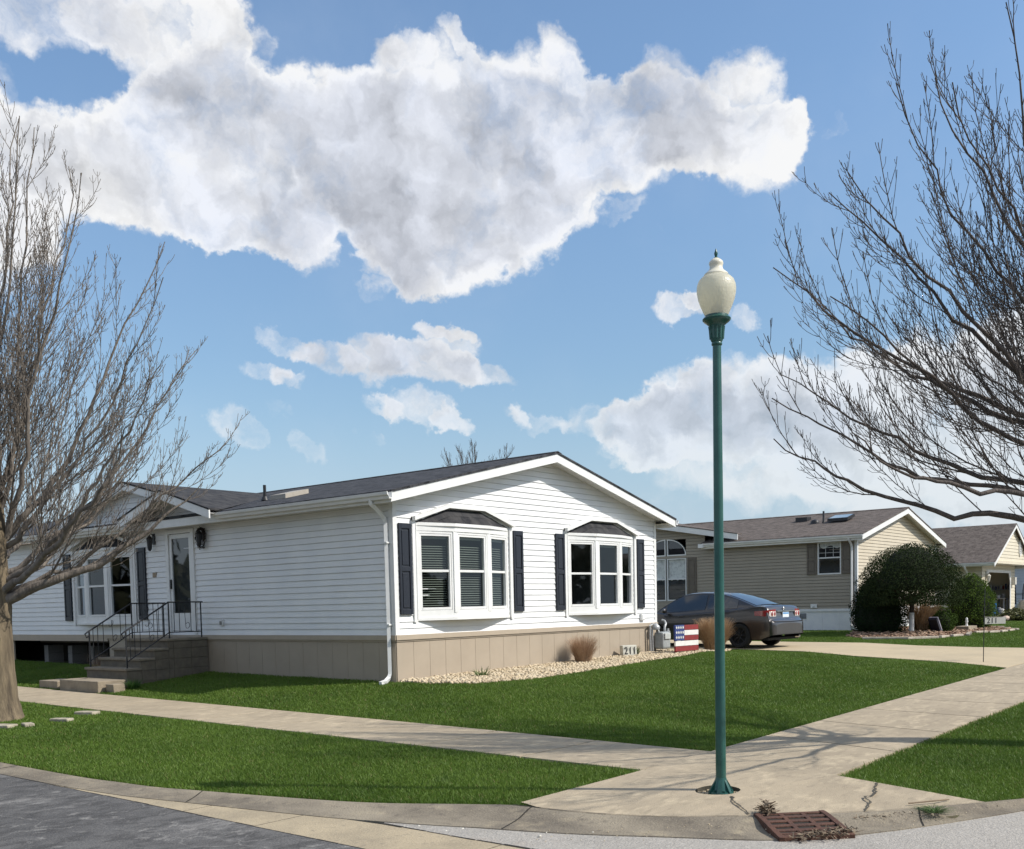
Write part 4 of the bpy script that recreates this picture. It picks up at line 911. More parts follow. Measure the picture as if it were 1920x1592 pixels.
for side, yy in (('near', SY0+.07), ('far', SY1-.07)):
    r = MB(); h = .72
    def bar(p, q, w=.012): r.tube([p, q], w, 6)
    zt0 = .74; xp0, xp1 = -.12, -.86; xb = -1.8; zb_ = .20
    for x, z in ((xp0, zt0), (xp1, zt0)): bar((x, yy, z), (x, yy, z+h), .014)
    bar((xb, yy, zb_), (xb, yy, zb_+h), .016)
    slope = lambda x: zt0+h+(x-xp1)*((zt0+h)-(zb_+h))/(xp1-xb)
    r.tube([(xp0+.05, yy, zt0+h), (xp1, yy, zt0+h), (xb-.04, yy, slope(xb-.04)), (xb-.09, yy, slope(xb)-.06), (xb-.06, yy, slope(xb)-.13), (xb-.01, yy, slope(xb)-.1)], .016, 6)
    r.tube([(xp0, yy, zt0+.12), (xp1, yy, zt0+.12), (xb, yy, slope(xb)-h+.12)], .011, 6)
    for x in (-.24, -.36, -.62, -.74): bar((x, yy, zt0+.12), (x, yy, zt0+h), .007)
    for x in (-1.0, -1.12, -1.5, -1.62, -1.72): bar((x, yy, slope(x)-h+.12), (x, yy, slope(x)), .007)
    def scroll(xc, zc, s, sl=0):
        pts = []
        for t in np.linspace(0, 1, 40):
            if t < .35: a = -4.5*(1-t/.35)+1.2; rr = .02+.045*(t/.35); p = (-.035+rr*math.cos(a), .13+rr*math.sin(a))
            elif t > .65: a = math.pi+1.2+4.5*((t-.65)/.35); rr = .065-.045*((t-.65)/.35); p = (.035+rr*math.cos(a), -.13+rr*math.sin(a))
            else: u = (t-.35)/.3; p = (-.012+.024*u*0+(.0), .19-.38*u); p = (-.035+.065*math.cos(1.2)+(.07-.13*math.cos(1.2))*u, .13+.065*math.sin(1.2)-(.26+.13*math.sin(1.2))*u)
            pts.append((xc+p[0]*s, yy, zc+p[1]*s+sl*p[0]*s))
        r.tube(pts, .006, 5)
    scroll(-.49, zt0+.43, 1.25); scroll(-1.3, slope(-1.3)-.30, 1.2, .6)
    rail = r.build('railing', M_metal, stoop, smooth=60)
M_flag = mat('flagstone', (.33,.275,.20), (.23,.19,.14), scale=4, rough=.9, bump=.4, bscale=40)
def block(name, label, x0, x1, y0, y1, h, m, group=None, rz=0, cat='paving stone', sink=.05):
    cx, cy = .5*(x0+x1), .5*(y0+y1); b = MB(); sx, sy = .5*(x1-x0), .5*(y1-y0)
    n = 7; P = []
    for i, (a, c) in enumerate(((-1,-1),(0,-1.06),(1,-1),(1.05,0),(1,1),(0,1.04),(-1,1),(-1.04,0))): P.append((sx*a*random.uniform(.93, 1.05), sy*c*random.uniform(.93, 1.05), -sink))
    b.prism(P, (random.uniform(-.01, .01), random.uniform(-.01, .01), h+sink))
    o = b.build(name, m, None, bevel=.012, loc=(cx, cy, zt(cx, cy))); o.rotation_euler = (0, 0, rz); return tag(o, label, cat, group)
block('stepping_slab', 'long low concrete slab laid in front of the front steps beside the sidewalk', -2.55, -2.0, 5.3, 6.75, .17, M_flag)
block('landing_slab', 'flat concrete landing slab between the lowest step and the long low slab', -2.0, -1.86, 5.4, 7.9, .07, M_flag)
block('edging_block', 'small square edging block at the near end of the long low slab', -2.42, -2.18, 4.95, 5.22, .13, M_flag)
block('edging_block', 'small edging block at the far end of the long low slab, nearest the maple trunk', -2.5, -2.2, 6.9, 7.6, .12, M_flag)
M_pale = mat('pale_stone', (.44,.39,.30), (.28,.25,.19), scale=8, rough=.9, bump=.5, bscale=30)
for (x, y, sx, sy, lb) in ((-5.72,2.15,.22,.34,'flat pale stone at the foot of the left maple, nearest the street'),
                           (-5.45,1.95,.14,.2,'small pale stone in the grass just right of the stone nearest the street'),
                           (-4.95,1.95,.16,.3,'lower of the two pale stones lying out on the lawn right of the left maple'),
                           (-4.35,2.35,.2,.34,'upper and larger pale stone lying out on the lawn right of the left maple')):
    block('edging_stone', lb, x-sx/2, x+sx/2, y-sy/2, y+sy/2, .028, M_pale, rz=random.uniform(-.5, .5), group='pale stones around the left maple')
# gas meter
gm = thing('gas_meter', 'grey gas meter with pipes at the right corner of the white house', 'gas meter', (8.33, -.16, zt(8.33, -.16)))
M_gm = mat('meter_grey', (.36,.38,.38), (.28,.3,.3), scale=12, rough=.5); M_pipe = mat('pipe_grey', (.45,.46,.46), (.3,.31,.32), scale=20, rough=.45, metal=.3)
b = MB(); b.box((-.02, -.17, .07), (.34, .09, .47)); b.build('meter_body', M_gm, gm, bevel=.05)
b = MB(); b.box((.03, -.2, .30), (.28, -.17, .44)); b.build('meter_face', mat('meter_face', (.5,.52,.5), rough=.3), gm, bevel=.01)
b = MB(); b.tube([(-.22,.05,-.05),(-.24,.05,.4),(-.24,.05,.62),(-.15,.05,.66),(.02,.02,.60),(.03,-.02,.47)], .028, 8); b.tube([(.3,-.02,.47),(.31,-.02,.58),(.4,0,.66),(.42,.05,.72),(.42,.12,.74)], .028, 8)
b.tube([(-.13,.04,-.05),(-.16,.04,.55)], .022, 8); b.build('pipe', M_pipe, gm, smooth=50)
b = MB(); b.lathe([(.03,-.06),(.09,-.05),(.1,0),(.09,.03),(.04,.08),(.02,.1)], (-.06,.0,.58), 14); b.build('regulator', M_pipe, gm, smooth=40)
b = MB(); b.lathe([(.02,-.1),(.035,-.1),(.035,-.06),(.055,-.05),(.055,.06),(.03,.07),(.03,.12)], (.40,-.05,.42), 12); b.build('valve', M_pipe, gm, smooth=40)
# house number block
nb = thing('house_number_block', 'small pale stone block with dark numerals 211 on the gravel', 'number block', (6.93, -.27, zt(6.93, -.27)), R(-18))
b = MB(); b.prism([(-.20,-.05,0),(.20,-.05,0),(.20,.07,0),(-.20,.07,0)], (0,.02,.24)); b.build('block', mat('number_stone', (.55,.54,.47), (.42,.41,.36), scale=14, rough=.9), nb, bevel=.015)
for k, ch_ in enumerate('211'): vs, fs = text_geo(ch_, .23); b = MB(); b.add([(x+(k-1)*.118, -.054-z, y+.115) for x, y, z in vs], fs); b.build('numeral', M_metal, nb)
# number sign on a stake at the driveway
sg = thing('number_sign', 'grey plate reading 211 on a thin black stake at the driveway edge', 'sign', (10.78, -6.68, zt(10.78, -6.68)), R(-40))
b = MB(); b.tube([(0,0,-.1),(.012,0,.8),(.03,0,1.55)], .0085, 6); b.tube([(.02,0,.95),(.56,0,.935)], .005, 5); b.build('stake', M_metal, sg)
b = MB(); b.box((.03,-.006,.80),(.52,.006,.935)); b.build('plate', mat('sign_plate', (.46,.46,.42), (.4,.4,.37), rough=.5), sg)
for k, ch_ in enumerate('211'): vs, fs = text_geo(ch_, .155); b = MB(); b.add([(x*1.1+.2+(k-1)*.088, -.0095-z, y+.867) for x, y, z in vs], fs); b.build('numeral', M_metal, sg)
# wooden flag sign
fg = thing('wooden_flag_sign', 'painted wooden board with white stars on blue and red and white stripes', 'yard sign', (8.33, -.93, zt(8.33, -.93)), R(-6))
FR = mat('flag_red', (.26,.03,.03), (.2,.025,.025), scale=8, rough=.6); FW_ = mat('flag_white', (.78,.76,.72), (.68,.66,.62), scale=8, rough=.6); FB = mat('flag_blue', (.03,.055,.2), (.025,.045,.16), scale=8, rough=.6)
cols = [FR, FW_, FR, FW_, FR]; z = .60
for k in range(5):
    b = MB(); x0 = -.10 if k < 3 else -.44; b.box((x0, -.02, z-.112-.12*k+.04), (.45, .02, z-.12*k+.04)); b.build('red_stripe' if k % 2 == 0 else 'white_stripe', cols[k], fg, bevel=.004)
b = MB(); b.box((-.46, -.022, .292), (-.104, .02, .645)); b.build('blue_field', FB, fg, bevel=.004)
for i in range(3):
    for j in range(4):
        cx, cz = -.405+.082*j, .588-.112*i; b = MB(); P = []
        for k in range(10):
            a = math.pi/2+k*math.pi/5; rr = .036 if k % 2 == 0 else .0155; P.append((cx+rr*math.cos(a), -.03, cz+rr*1.15*math.sin(a)))
        b.prism(P, (0, .01, 0)); b.build('star', FW_, fg)
for x in (-.36, .34):
    b = MB(); b.box((x-.035, .02, -.08), (x+.035, .055, .55)); b.build('leg', mat('leg_red', (.12,.02,.02), rough=.8), fg)

# ------------------------------------------------------------------ street lamp
M_green = mat('green_paint', (.010,.070,.058), (.022,.095,.080), scale=5, rough=.35, spec=.5, bump=.03, bscale=80, coat=.2)
lz = zt(*LAMP)-.04
lamp = thing('street_lamp', 'tall green street lamp with cream acorn globe on the corner pavement', 'street lamp', (LAMP[0], LAMP[1], lz))
b = MB(); b.lathe([(.098,.0),(.102,.016),(.098,.028),(.075,.036),(.054,.11),(.048,.14),(.046,.15)], k=32)
for k in range(6):
    a = k*math.pi/3+.3; c, s = math.cos(a), math.sin(a)
    p = lambda r, z, w: (r*c-w*s, r*s+w*c, z)
    b.add([p(.108,0,.015),p(.108,0,-.015),p(.108,.03,-.015),p(.108,.03,.015),p(.047,.135,.010),p(.047,.135,-.010),p(.045,0,.010),p(.045,0,-.010)], [(0,1,2,3),(3,2,5,4),(0,3,4,6),(1,7,5,2)])
    b.lathe([(.014,.028),(.014,.046)], (.085*math.cos(a+.52),.085*math.sin(a+.52),0), 6)
b.build('base', M_green, lamp, smooth=40)
b = MB(); b.lathe([(.0438,.13),(.0425,1.3),(.0395,2.6),(.0350,3.80)], k=40); b.build('pole', M_green, lamp, smooth=50)
b = MB(); b.lathe([(.036,3.785),(.043,3.79),(.045,3.802),(.041,3.812),(.049,3.826),(.053,3.84),(.058,3.91),(.063,3.945),(.082,3.965),(.103,3.98),(.115,3.992),(.118,4.003),(.110,4.014),(.097,4.018),(.095,4.033),(.075,4.036)], k=40)
for k in range(12):
    a = k*math.pi/6; c, s = math.cos(a), math.sin(a); b.tube([(.0535*c,.0535*s,3.84),(.0585*c,.0585*s,3.91),(.0635*c,.0635*s,3.943)], .0075, 6)
b.build('capital', M_green, lamp, smooth=45)
def globe_mat():
    m = bpy.data.materials.new('cream_globe'); m.use_nodes = True; N = m.node_tree.nodes; L = m.node_tree.links
    p = N['Principled BSDF']; p.inputs['Base Color'].default_value = (.80,.77,.65,1); p.inputs['Roughness'].default_value = .32; p.inputs['Specular IOR Level'].default_value = .5
    t = N.new('ShaderNodeBsdfTranslucent'); t.inputs[0].default_value = (.87,.85,.74,1); ms = N.new('ShaderNodeMixShader'); ms.inputs[0].default_value = .45
    tp = N.new('ShaderNodeBsdfTransparent'); tp.inputs[0].default_value = (.9,.85,.65,1); m3 = N.new('ShaderNodeMixShader'); m3.inputs[0].default_value = .13
    L.new(p.outputs[0], ms.inputs[1]); L.new(t.outputs[0], ms.inputs[2]); L.new(ms.outputs[0], m3.inputs[1]); L.new(tp.outputs[0], m3.inputs[2]); L.new(m3.outputs[0], N['Material Output'].inputs[0])
    tc = N.new('ShaderNodeTexCoord'); w = N.new('ShaderNodeTexNoise'); w.inputs['Scale'].default_value = 60; L.new(tc.outputs['Object'], w.inputs['Vector']); bp = N.new('ShaderNodeBump'); bp.inputs['Strength'].default_value = .35; bp.inputs['Distance'].default_value = .01; L.new(w.outputs['Fac'], bp.inputs['Height']); L.new(bp.outputs['Normal'], p.inputs['Normal'])
    return m
M_globe = globe_mat()
b = MB(); b.lathe([(.094,4.03),(.108,4.06),(.130,4.11),(.150,4.165),(.160,4.215),(.162,4.25),(.157,4.285),(.143,4.32),(.118,4.345),(.102,4.355),(.099,4.364)], k=48); g = b.build('globe', M_globe, lamp, smooth=60)
b = MB(); b.lathe([(.101,4.363),(.097,4.372),(.088,4.380),(.066,4.398),(.056,4.412),(.052,4.430),(.056,4.445),(.060,4.456),(.056,4.472),(.040,4.488),(.022,4.5)], k=40); b.build('globe_cap', mat('cap_white', (.74,.70,.58), (.66,.62,.5), scale=4, rough=.35), lamp, smooth=50)
b = MB(); b.lathe([(.017,4.498),(.019,4.505),(.009,4.512),(.013,4.528),(.016,4.54),(.009,4.56),(.002,4.58)], k=16); b.build('finial', M_green, lamp, smooth=50)
b = MB(); b.lathe([(.04,4.02),(.05,4.06),(.045,4.10),(.028,4.125),(.015,4.13)], k=16); b.build('lamp_socket', M_metal, lamp, smooth=50)

# ------------------------------------------------------------------ storm drain grate
M_rust = mat('rusty_iron', (.115,.055,.036), (.075,.04,.03), scale=9, rough=.75, bump=.4, bscale=60, spec=.3)
gc = (-5.28, -9.59); e1 = np.array([.40, -.40]); e1 /= np.linalg.norm(e1); e2 = np.array([-.46, -.43]); e2 /= np.linalg.norm(e2)
o0 = np.array([-5.25, -9.18]); z_top = zt(-5.05, -9.38)+.02; z_low = zs(-5.5, -9.8)+.022
def gp(s, t, h=0):
    p = o0+e1*s+e2*t; f = min(1, max(0, (t-.05)/.58)); f = f*f*(3-2*f)*.35+.65*f
    return (p[0], p[1], z_top+(z_low-z_top)*f+h)
grate = thing('storm_drain_grate', 'rusty iron storm drain grate set into the kerb below the lamp', 'drain grate', (0, 0, 0))
b = MB(lambda s, t, h: gp(s, t, h))
SW, SL = .56, .58
def bars(b, s0, s1, t0, t1, h0=-.03, h1=.0):
    n = max(1, int((t1-t0)/.06))
    for k in range(n): b.box((s0, t0+(t1-t0)*k/n, h0), (s1, t0+(t1-t0)*(k+1)/n, h1))
for s in (0, SW-.045): bars(b, s, s+.045, -.02, SL, -.05, .006)
for s in (.2, .37): bars(b, s-.018, s+.018, .03, .45)
for t in (-.02, .08, .18, .28, .38): b.box((.045, t, -.035), (SW-.045, t+.045, .0))
for t in (.465, .505, .54): b.box((.045, t, -.035), (SW-.045, t+.022, .0))
bars(b, .2-.012, .2+.012, .45, SL); bars(b, .37-.012, .37+.012, .45, SL); b.box((0, SL-.03, -.04), (SW, SL, .004))
b.build('grate_frame', M_rust, grate, bevel=.004)
b = MB(lambda s, t, h: gp(s, t, h)); bars(b, .02, SW-.02, 0, SL-.01, -.0125, -.0105); b.build('pit_dark_plate', M_dark, grate)  # black plate under the bars paints in the dark of a pit

# ------------------------------------------------------------------ cars
def car_paint(name, c1, c2):
    return mat(name, c1, c2, scale=2, rough=.32, metal=.65, spec=.5, coat=1.0)
M_tyre = mat('tyre_rubber', (.018,.018,.018), (.028,.027,.026), scale=20, rough=.85)
M_wheel = mat('black_wheel', (.02,.02,.022), (.03,.03,.03), rough=.4, metal=.3)
M_cglass = mat('car_glass', (.012,.016,.022), (.014,.018,.024), scale=1, rough=.04, spec=.9, coat=.6)
M_tail = mat('tail_red', (.30,.008,.010), (.2,.006,.008), scale=8, rough=.12, spec=.7, coat=1)
M_clear = mat('lamp_clear', (.75,.68,.64), (.55,.45,.42), scale=14, rough=.15, spec=.8, coat=1)
M_chrome = mat('chrome', (.6,.6,.6), (.5,.5,.5), rough=.15, metal=1)
M_under = mat('car_underside', (.012,.012,.012), (.02,.02,.02), rough=.9)
def make_car(label, loc, rz, paint, group, detail=True):
    root = thing('sedan', label, 'car', loc, rz, group)
    # stations along y (rear -2.27 .. front 2.27): y, half width, top height, deck half-width factor
    ks = np.array([[-2.27,.66,.60],[-2.255,.76,.655],[-2.22,.82,.70],[-2.17,.845,.735],[-2.145,.85,.80],[-2.12,.853,.90],[-2.085,.857,1.0],[-2.03,.862,1.055],[-1.9,.868,1.075],[-1.6,.876,1.07],[-1.2,.88,1.02],[-.6,.88,.98],[0,.88,.955],[.6,.88,.93],[1.0,.88,.925],[1.25,.878,.945],[1.5,.872,.90],[1.8,.855,.84],[2.0,.825,.78],[2.12,.78,.72],[2.2,.70,.66],[2.26,.58,.58]])
    ys = np.unique(np.concatenate([np.linspace(-2.27, 2.26, 84), ks[:, 0]]))
    def zlow(y):
        z = .22 if abs(y) < 1.9 else .22+.12*((abs(y)-1.9)/.37)
        for c in (-1.3, 1.3):
            dd = .352**2-(y-c)**2
            if dd > 0: z = max(z, .32+math.sqrt(dd))
        return z
    wid = lambda y: float(np.interp(y, ks[:, 0], ks[:, 1])); tp = lambda y: float(np.interp(y, ks[:, 0], ks[:, 2]))
    rows = []
    for y in ys:
        w, t, zl = wid(y), tp(y), zlow(y); P = []
        zz = [zl]+[zl+(t-zl)*f for f in (.2, .45, .62, .70, .88)]
        for z in zz:
            q = (z-.25)/.75; xx = w*(1-.06*max(0, (q-.55))**1.2*1.6-.05*max(0, .35-q)); P.append((xx, z))
        P += [(w*.93, t-.012), (w*.86, t), (w*.55, t+.018), (0, t+.028)]
        rows.append([(-x, y, z) for x, z in P]+[(x, y, z) for x, z in P[-2::-1]])
    k = len(rows[0]); b = MB(); b.add([p for r in rows for p in r], [(i*k+j, i*k+j+1, (i+1)*k+j+1, (i+1)*k+j) for i in range(len(rows)-1) for j in range(k-1)]+[tuple(range(k)), tuple((len(rows)-1)*k+j for j in range(k))[::-1]])
    body = b.build('body', paint, root, smooth=38)
    b = MB(); b.box((-.80, -2.1, .2), (.80, 2.1, .26))
    for c in (-1.3, 1.3):
        for s in (-1, 1): b.box((s*.60, c-.37, .25), (s*.63, c+.37, .75)); b.box((s*.60, c-.37, .68), (s*.82, c+.37, .70))
    b.build('underside', M_under, root)
    # cabin
    gs = np.array([[-1.78,1.078,.70],[-1.6,1.145,.685],[-1.3,1.25,.655],[-1.0,1.345,.625],[-.75,1.41,.60],[-.4,1.455,.585],[0,1.468,.58],[.3,1.455,.585],[.5,1.42,.60],[.8,1.29,.635],[1.1,1.12,.68],[1.32,.97,.72]])
    gz = lambda y: float(np.interp(y, gs[:, 0], gs[:, 1])); gw = lambda y: float(np.interp(y, gs[:, 0], gs[:, 2])); base = lambda y: tp(y)-.02
    ygs = np.unique(np.concatenate([np.linspace(-1.78, 1.32, 50), gs[:, 0]])); rows = []
    def side(y, f, o=0):
        zb_, z1 = base(y), max(base(y)+.005, gz(y)-.03); wb = wid(y)*.925; wt = gw(y)+.02
        h = (z1-zb_)/.48; x = wb+(max(wt, wb-.24*min(1, h))-wb)*f**.9 if h < 1 else wb+(wt-wb)*f**.9
        return (x+o, y, zb_+(z1-zb_)*f+o*.3)
    for y in ygs:
        L_ = [side(y, f) for f in (0, .25, .5, .75, .92, 1)]; xt = L_[-1][0]; zt_ = gz(y)
        P = [(-p[0], p[1], p[2]) for p in L_]+[(-xt*.9, y, zt_-.012), (-xt*.5, y, zt_+.008), (0, y, zt_+.014), (xt*.5, y, zt_+.008), (xt*.9, y, zt_-.012)]+L_[::-1]
        rows.append(P)
    k = len(rows[0]); b = MB(); b.add([p for r in rows for p in r], [(i*k+j, i*k+j+1, (i+1)*k+j+1, (i+1)*k+j) for i in range(len(rows)-1) for j in range(k-1)])
    b.build('roof', paint, root, smooth=40)
    # glass: side windows, rear window, windscreen just proud of the cabin
    def sidewin(y0, y1, sg):
        n = 14; b = MB(); V = []
        for i in range(n+1):
            y = y0+(y1-y0)*i/n; f1 = .90; f0 = .10
            for f in np.linspace(f0, f1, 5): p = side(y, f, .007); V.append((sg*p[0], p[1], p[2]))
        b.add(V, [(i*5+j, i*5+j+1, (i+1)*5+j+1, (i+1)*5+j) for i in range(n) for j in range(4)]); return b
    for sg in (-1, 1):
        sidewin(-1.22, -.32, sg).build('side_window', M_cglass, root, smooth=60); sidewin(-.25, .98, sg).build('side_window', M_cglass, root, smooth=60)
    for nm, y0, y1 in (('rear_window', -1.73, -.86), ('windscreen', .55, 1.27)):
        b = MB(); n = 12; V = []
        for i in range(n+1):
            y = y0+(y1-y0)*i/n; xt = side(y, 1)[0]
            for s in (-.90, -.5, 0, .5, .90): V.append((xt*s, y-.004 if y < 0 else y+.004, gz(y)+(.014-.022*(abs(s)-.5)/.4*(abs(s) > .5)-.006*(abs(s) > .4))+.008))
        b.add(V, [(i*5+j, i*5+j+1, (i+1)*5+j+1, (i+1)*5+j) for i in range(n) for j in range(4)]); b.build(nm, M_cglass, root, smooth=60)
    # wheels
    for sg in (-1, 1):
        for c in (-1.3, 1.3):
            T = lambda x, y, z, sg=sg, c=c: (sg*(.70+z), c+x, .32+y)
            t = MB(T); t.lathe([(.20,-.02),(.29,-.02),(.312,.0),(.318,.04),(.318,.12),(.312,.155),(.295,.175),(.235,.178),(.215,.165),(.20,.12)], k=36)
            wh = t.build('wheel', M_tyre, root, smooth=40)
            r = MB(T); r.lathe([(.005,.06),(.19,.06),(.215,.10),(.222,.172),(.205,.165),(.195,.10),(.01,.095)], k=30); r.lathe([(.05,.09),(.055,.14),(.03,.155),(.005,.155)], k=16)
            for q in range(8):
                a = q*math.pi/4; ca, sa = math.cos(a), math.sin(a); r.tube([(.045*ca,.045*sa,.135),(.12*ca,.12*sa,.14),(.2*ca,.2*sa,.145)], [.024,.02,.022], 6)
            r.build('rim', M_wheel, wh, smooth=40)
            l = MB(T)
            for q in range(5): a = q*2*math.pi/5+.4; l.ball((.075*math.cos(a), .075*math.sin(a), .155), .009, 6, 4)
            l.build('lug_nut', M_chrome, wh)
    # lamps wrapped round the rear corners
    def wrap(pts, z0, z1, m, nm, par, taper=1.0, o=.012):
        b = MB(); n = len(pts); V = []
        for i, (x, y) in enumerate(pts):
            q = i/(n-1); a = z0+(z1-z0)*.28*q*taper; c = z1-(z1-z0)*.22*q*taper; V += [(x, y, a), (x, y, c)]
        b.add(V, [(2*i, 2*i+1, 2*i+3, 2*i+2) for i in range(n-1)]); return b.build(nm, m, par, smooth=60)
    for sg in (-1, 1):
        path = [(.50,-2.135),(.62,-2.135),(.72,-2.13),(.80,-2.11),(.845,-2.06),(.868,-1.98),(.876,-1.88),(.88,-1.76)]
        tl = wrap([(sg*x, y-.016) if k < 4 else (sg*(x+.006), y-.006) for k, (x, y) in enumerate(path)], .77, .985, M_tail, 'tail_light', root)
        cl = wrap([(sg*x, y-.024) for x, y in path[:4]], .80, .93, M_clear, 'lens', tl, 0)
        c2 = MB(); 
        for xx in (.56, .69): c2.ball((sg*xx, -2.158, .865), (.045, .012, .06), 10, 6)
        c2.build('reversing_lamp', M_tail, tl, smooth=60)
        hl_ = wrap([(sg*x, y) for x, y in ((.50,2.21),(.62,2.17),(.72,2.12),(.79,2.04),(.835,1.92),(.862,1.78))], .62, .80, M_clear, 'headlight', root)
        m = MB(); m.ball((sg*.97, .92, .985), (.10, .055, .07), 10, 6); m.tube([(sg*.86, .94, .95), (sg*.92, .93, .96)], .03, 6); m.build('mirror', paint, root, smooth=50)
        b = MB()
        for yy in (-.62, .45): b.tube([(sg*.885, yy-.08, .83), (sg*.905, yy-.05, .835), (sg*.905, yy+.05, .835), (sg*.885, yy+.08, .83)], .013, 6)
        b.build('door_handle', paint, root, smooth=50)
        b = MB()
        for yy in (-.32, .95): b.tube([(sg*(wid(yy)*(1-.0)+.0015), yy, z) for z in (.3, .5, .66)]+[(sg*(wid(yy)*.975+.001), yy, .82), (sg*(wid(yy)*.955), yy, .93)], .004, 4)
        b.build('door_seam', M_under, root)
        r = MB(); r.box((sg*.60, -2.252, .40), (sg*.74, -2.235+.0, .44)); r.build('reflector', M_tail, root)
    b = MB(); b.box((-.16, -2.145, .755), (.16, -2.165, .905)); pl = b.build('number_plate', mat('plate_white', (.72,.74,.76), (.6,.66,.72), scale=6, rough=.4), root)
    b = MB(); b.box((-.15, -2.165, .855), (.15, -2.168, .895)); b.build('plate_band', mat('plate_blue', (.12,.32,.6), rough=.4), pl)
    b = MB(); b.box((-.46, -2.148, .92), (.46, -2.172, .945)); b.build('trunk_trim', M_chrome, root)
    b = MB(); n = 20; b.tube([(.05*math.cos(a), -2.118+.0*a, 1.0+.035*math.sin(a)) for a in np.linspace(0, 2*math.pi, n)], .007, 5, caps=False); b.tube([(.018*math.cos(a), -2.118, 1.0+.032*math.sin(a)) for a in np.linspace(0, 2*math.pi, n)], .006, 5, caps=False); b.build('emblem', M_chrome, root)
    b = MB(); b.tube([(-.80,-2.1,.705),(-.82,-2.2,.70),(-.7,-2.262,.672),(0,-2.275,.66),(.7,-2.262,.672),(.82,-2.2,.70),(.80,-2.1,.705)], .008, 6); b.build('bumper_line', M_under, root)
    b = MB(); b.tube([(.45,-2.2,.27),(.45,-2.32,.27)], .03, 10); b.build('exhaust', M_chrome, root)
    return root
P_grey = car_paint('grey_car_paint', (.052,.048,.048), (.044,.041,.042))
P_silver = car_paint('silver_car_paint', (.5,.49,.47), (.42,.41,.4))
cx_, cy_ = 12.68, .70
make_car('dark grey sedan parked on the driveway beside the white house', (cx_, cy_, zt(cx_, cy_)-.01), R(-4), P_grey, 'parked sedans')
make_car('silver sedan by the open garage at the right edge', (44.5, -1.95, .2), R(0), P_silver, 'parked sedans')

# ------------------------------------------------------------------ gravel, mulch chips, leaf litter
def stones(name, poly, n, smin, smax, m, dz=0, flat=.7, avoid=None):
    xs = [p[0] for p in poly]; ys = [p[1] for p in poly]
    px = RNG.uniform(min(xs), max(xs), n*3); py = RNG.uniform(min(ys), max(ys), n*3); k = pip(px, py, poly)
    if avoid is not None: k &= ~pip(px, py, avoid)
    px, py = px[k][:n], py[k][:n]; n = len(px)
    ph = (1+5**.5)/2; I = np.array([(-1,ph,0),(1,ph,0),(-1,-ph,0),(1,-ph,0),(0,-1,ph),(0,1,ph),(0,-1,-ph),(0,1,-ph),(ph,0,-1),(ph,0,1),(-ph,0,-1),(-ph,0,1)])/math.sqrt(1+ph*ph)
    T = np.array([(0,11,5),(0,5,1),(0,1,7),(0,7,10),(0,10,11),(1,5,9),(5,11,4),(11,10,2),(10,7,6),(7,1,8),(3,9,4),(3,4,2),(3,2,6),(3,6,8),(3,8,9),(4,9,5),(2,4,11),(6,2,10),(8,6,7),(9,8,1)])
    s = RNG.uniform(smin, smax, (n, 1, 1))*RNG.uniform(.65, 1.25, (n, 1, 3)); s[:, :, 2] *= flat
    a = RNG.uniform(0, 6.28, n); V = I[None]*s*RNG.uniform(.8, 1.2, (n, 12, 1)); c, d = np.cos(a)[:, None], np.sin(a)[:, None]
    tl = RNG.uniform(-.5, .5, (n, 1)); z = V[..., 2]+tl*V[..., 0]
    X = V[..., 0]*c-V[..., 1]*d+px[:, None]; Y = V[..., 0]*d+V[..., 1]*c+py[:, None]; Z = z+(ztn(px, py)+dz+RNG.uniform(0, smax*.7, n))[:, None]
    V = np.stack([X, Y, Z], -1).reshape(-1, 3); F = (T[None]+np.arange(n)[:, None, None]*12).reshape(-1, 3)
    o = fast_mesh(name, V, F, m, rnd=np.repeat(RNG.random(n), 12), smooth=False); o['kind'] = 'stuff'; return o
M_grav = leafy('gravel_stone', (.56,.46,.31), (.40,.315,.21), (.62,.54,.41), 0, 3, .85)
M_chip = leafy('wood_chip', (.34,.22,.15), (.20,.12,.08), (.42,.31,.22), 0, 3, .9)
bed('gravel_soil', GRAVEL, mat('gravel_soil', (.30,.24,.17), (.4,.33,.24), scale=20, rough=1), -.03)
stones('gravel', GRAVEL, 9500, .020, .042, M_grav, -.015)
stones('mulch', MULCH, 2600, .03, .07, M_chip, .0, .35)
ring = [(LAMP[0]+.25*math.cos(a), LAMP[1]+.25*math.sin(a)) for a in np.arange(20)*math.pi/10]
stones('pit_gravel', ring, 420, .008, .02, M_grav, -.045)
stones('street_grit', [(-6.6,-7.6),(-5.5,-9.0),(-3.6,-10.3),(-3.4,-10.75),(-5.5,-9.9),(-6.9,-7.8)], 240, .002, .007, M_grav, -.02)
stones('street_grit', [(-7.4,-3),(-6.9,-5),(-6.4,-7.6),(-5.6,-9.2),(-6.0,-9.2),(-7.2,-6.5),(-7.45,-3)], 26, .008, .02, mat('pale_pebble', (.6,.57,.5), rough=.9), -.025)
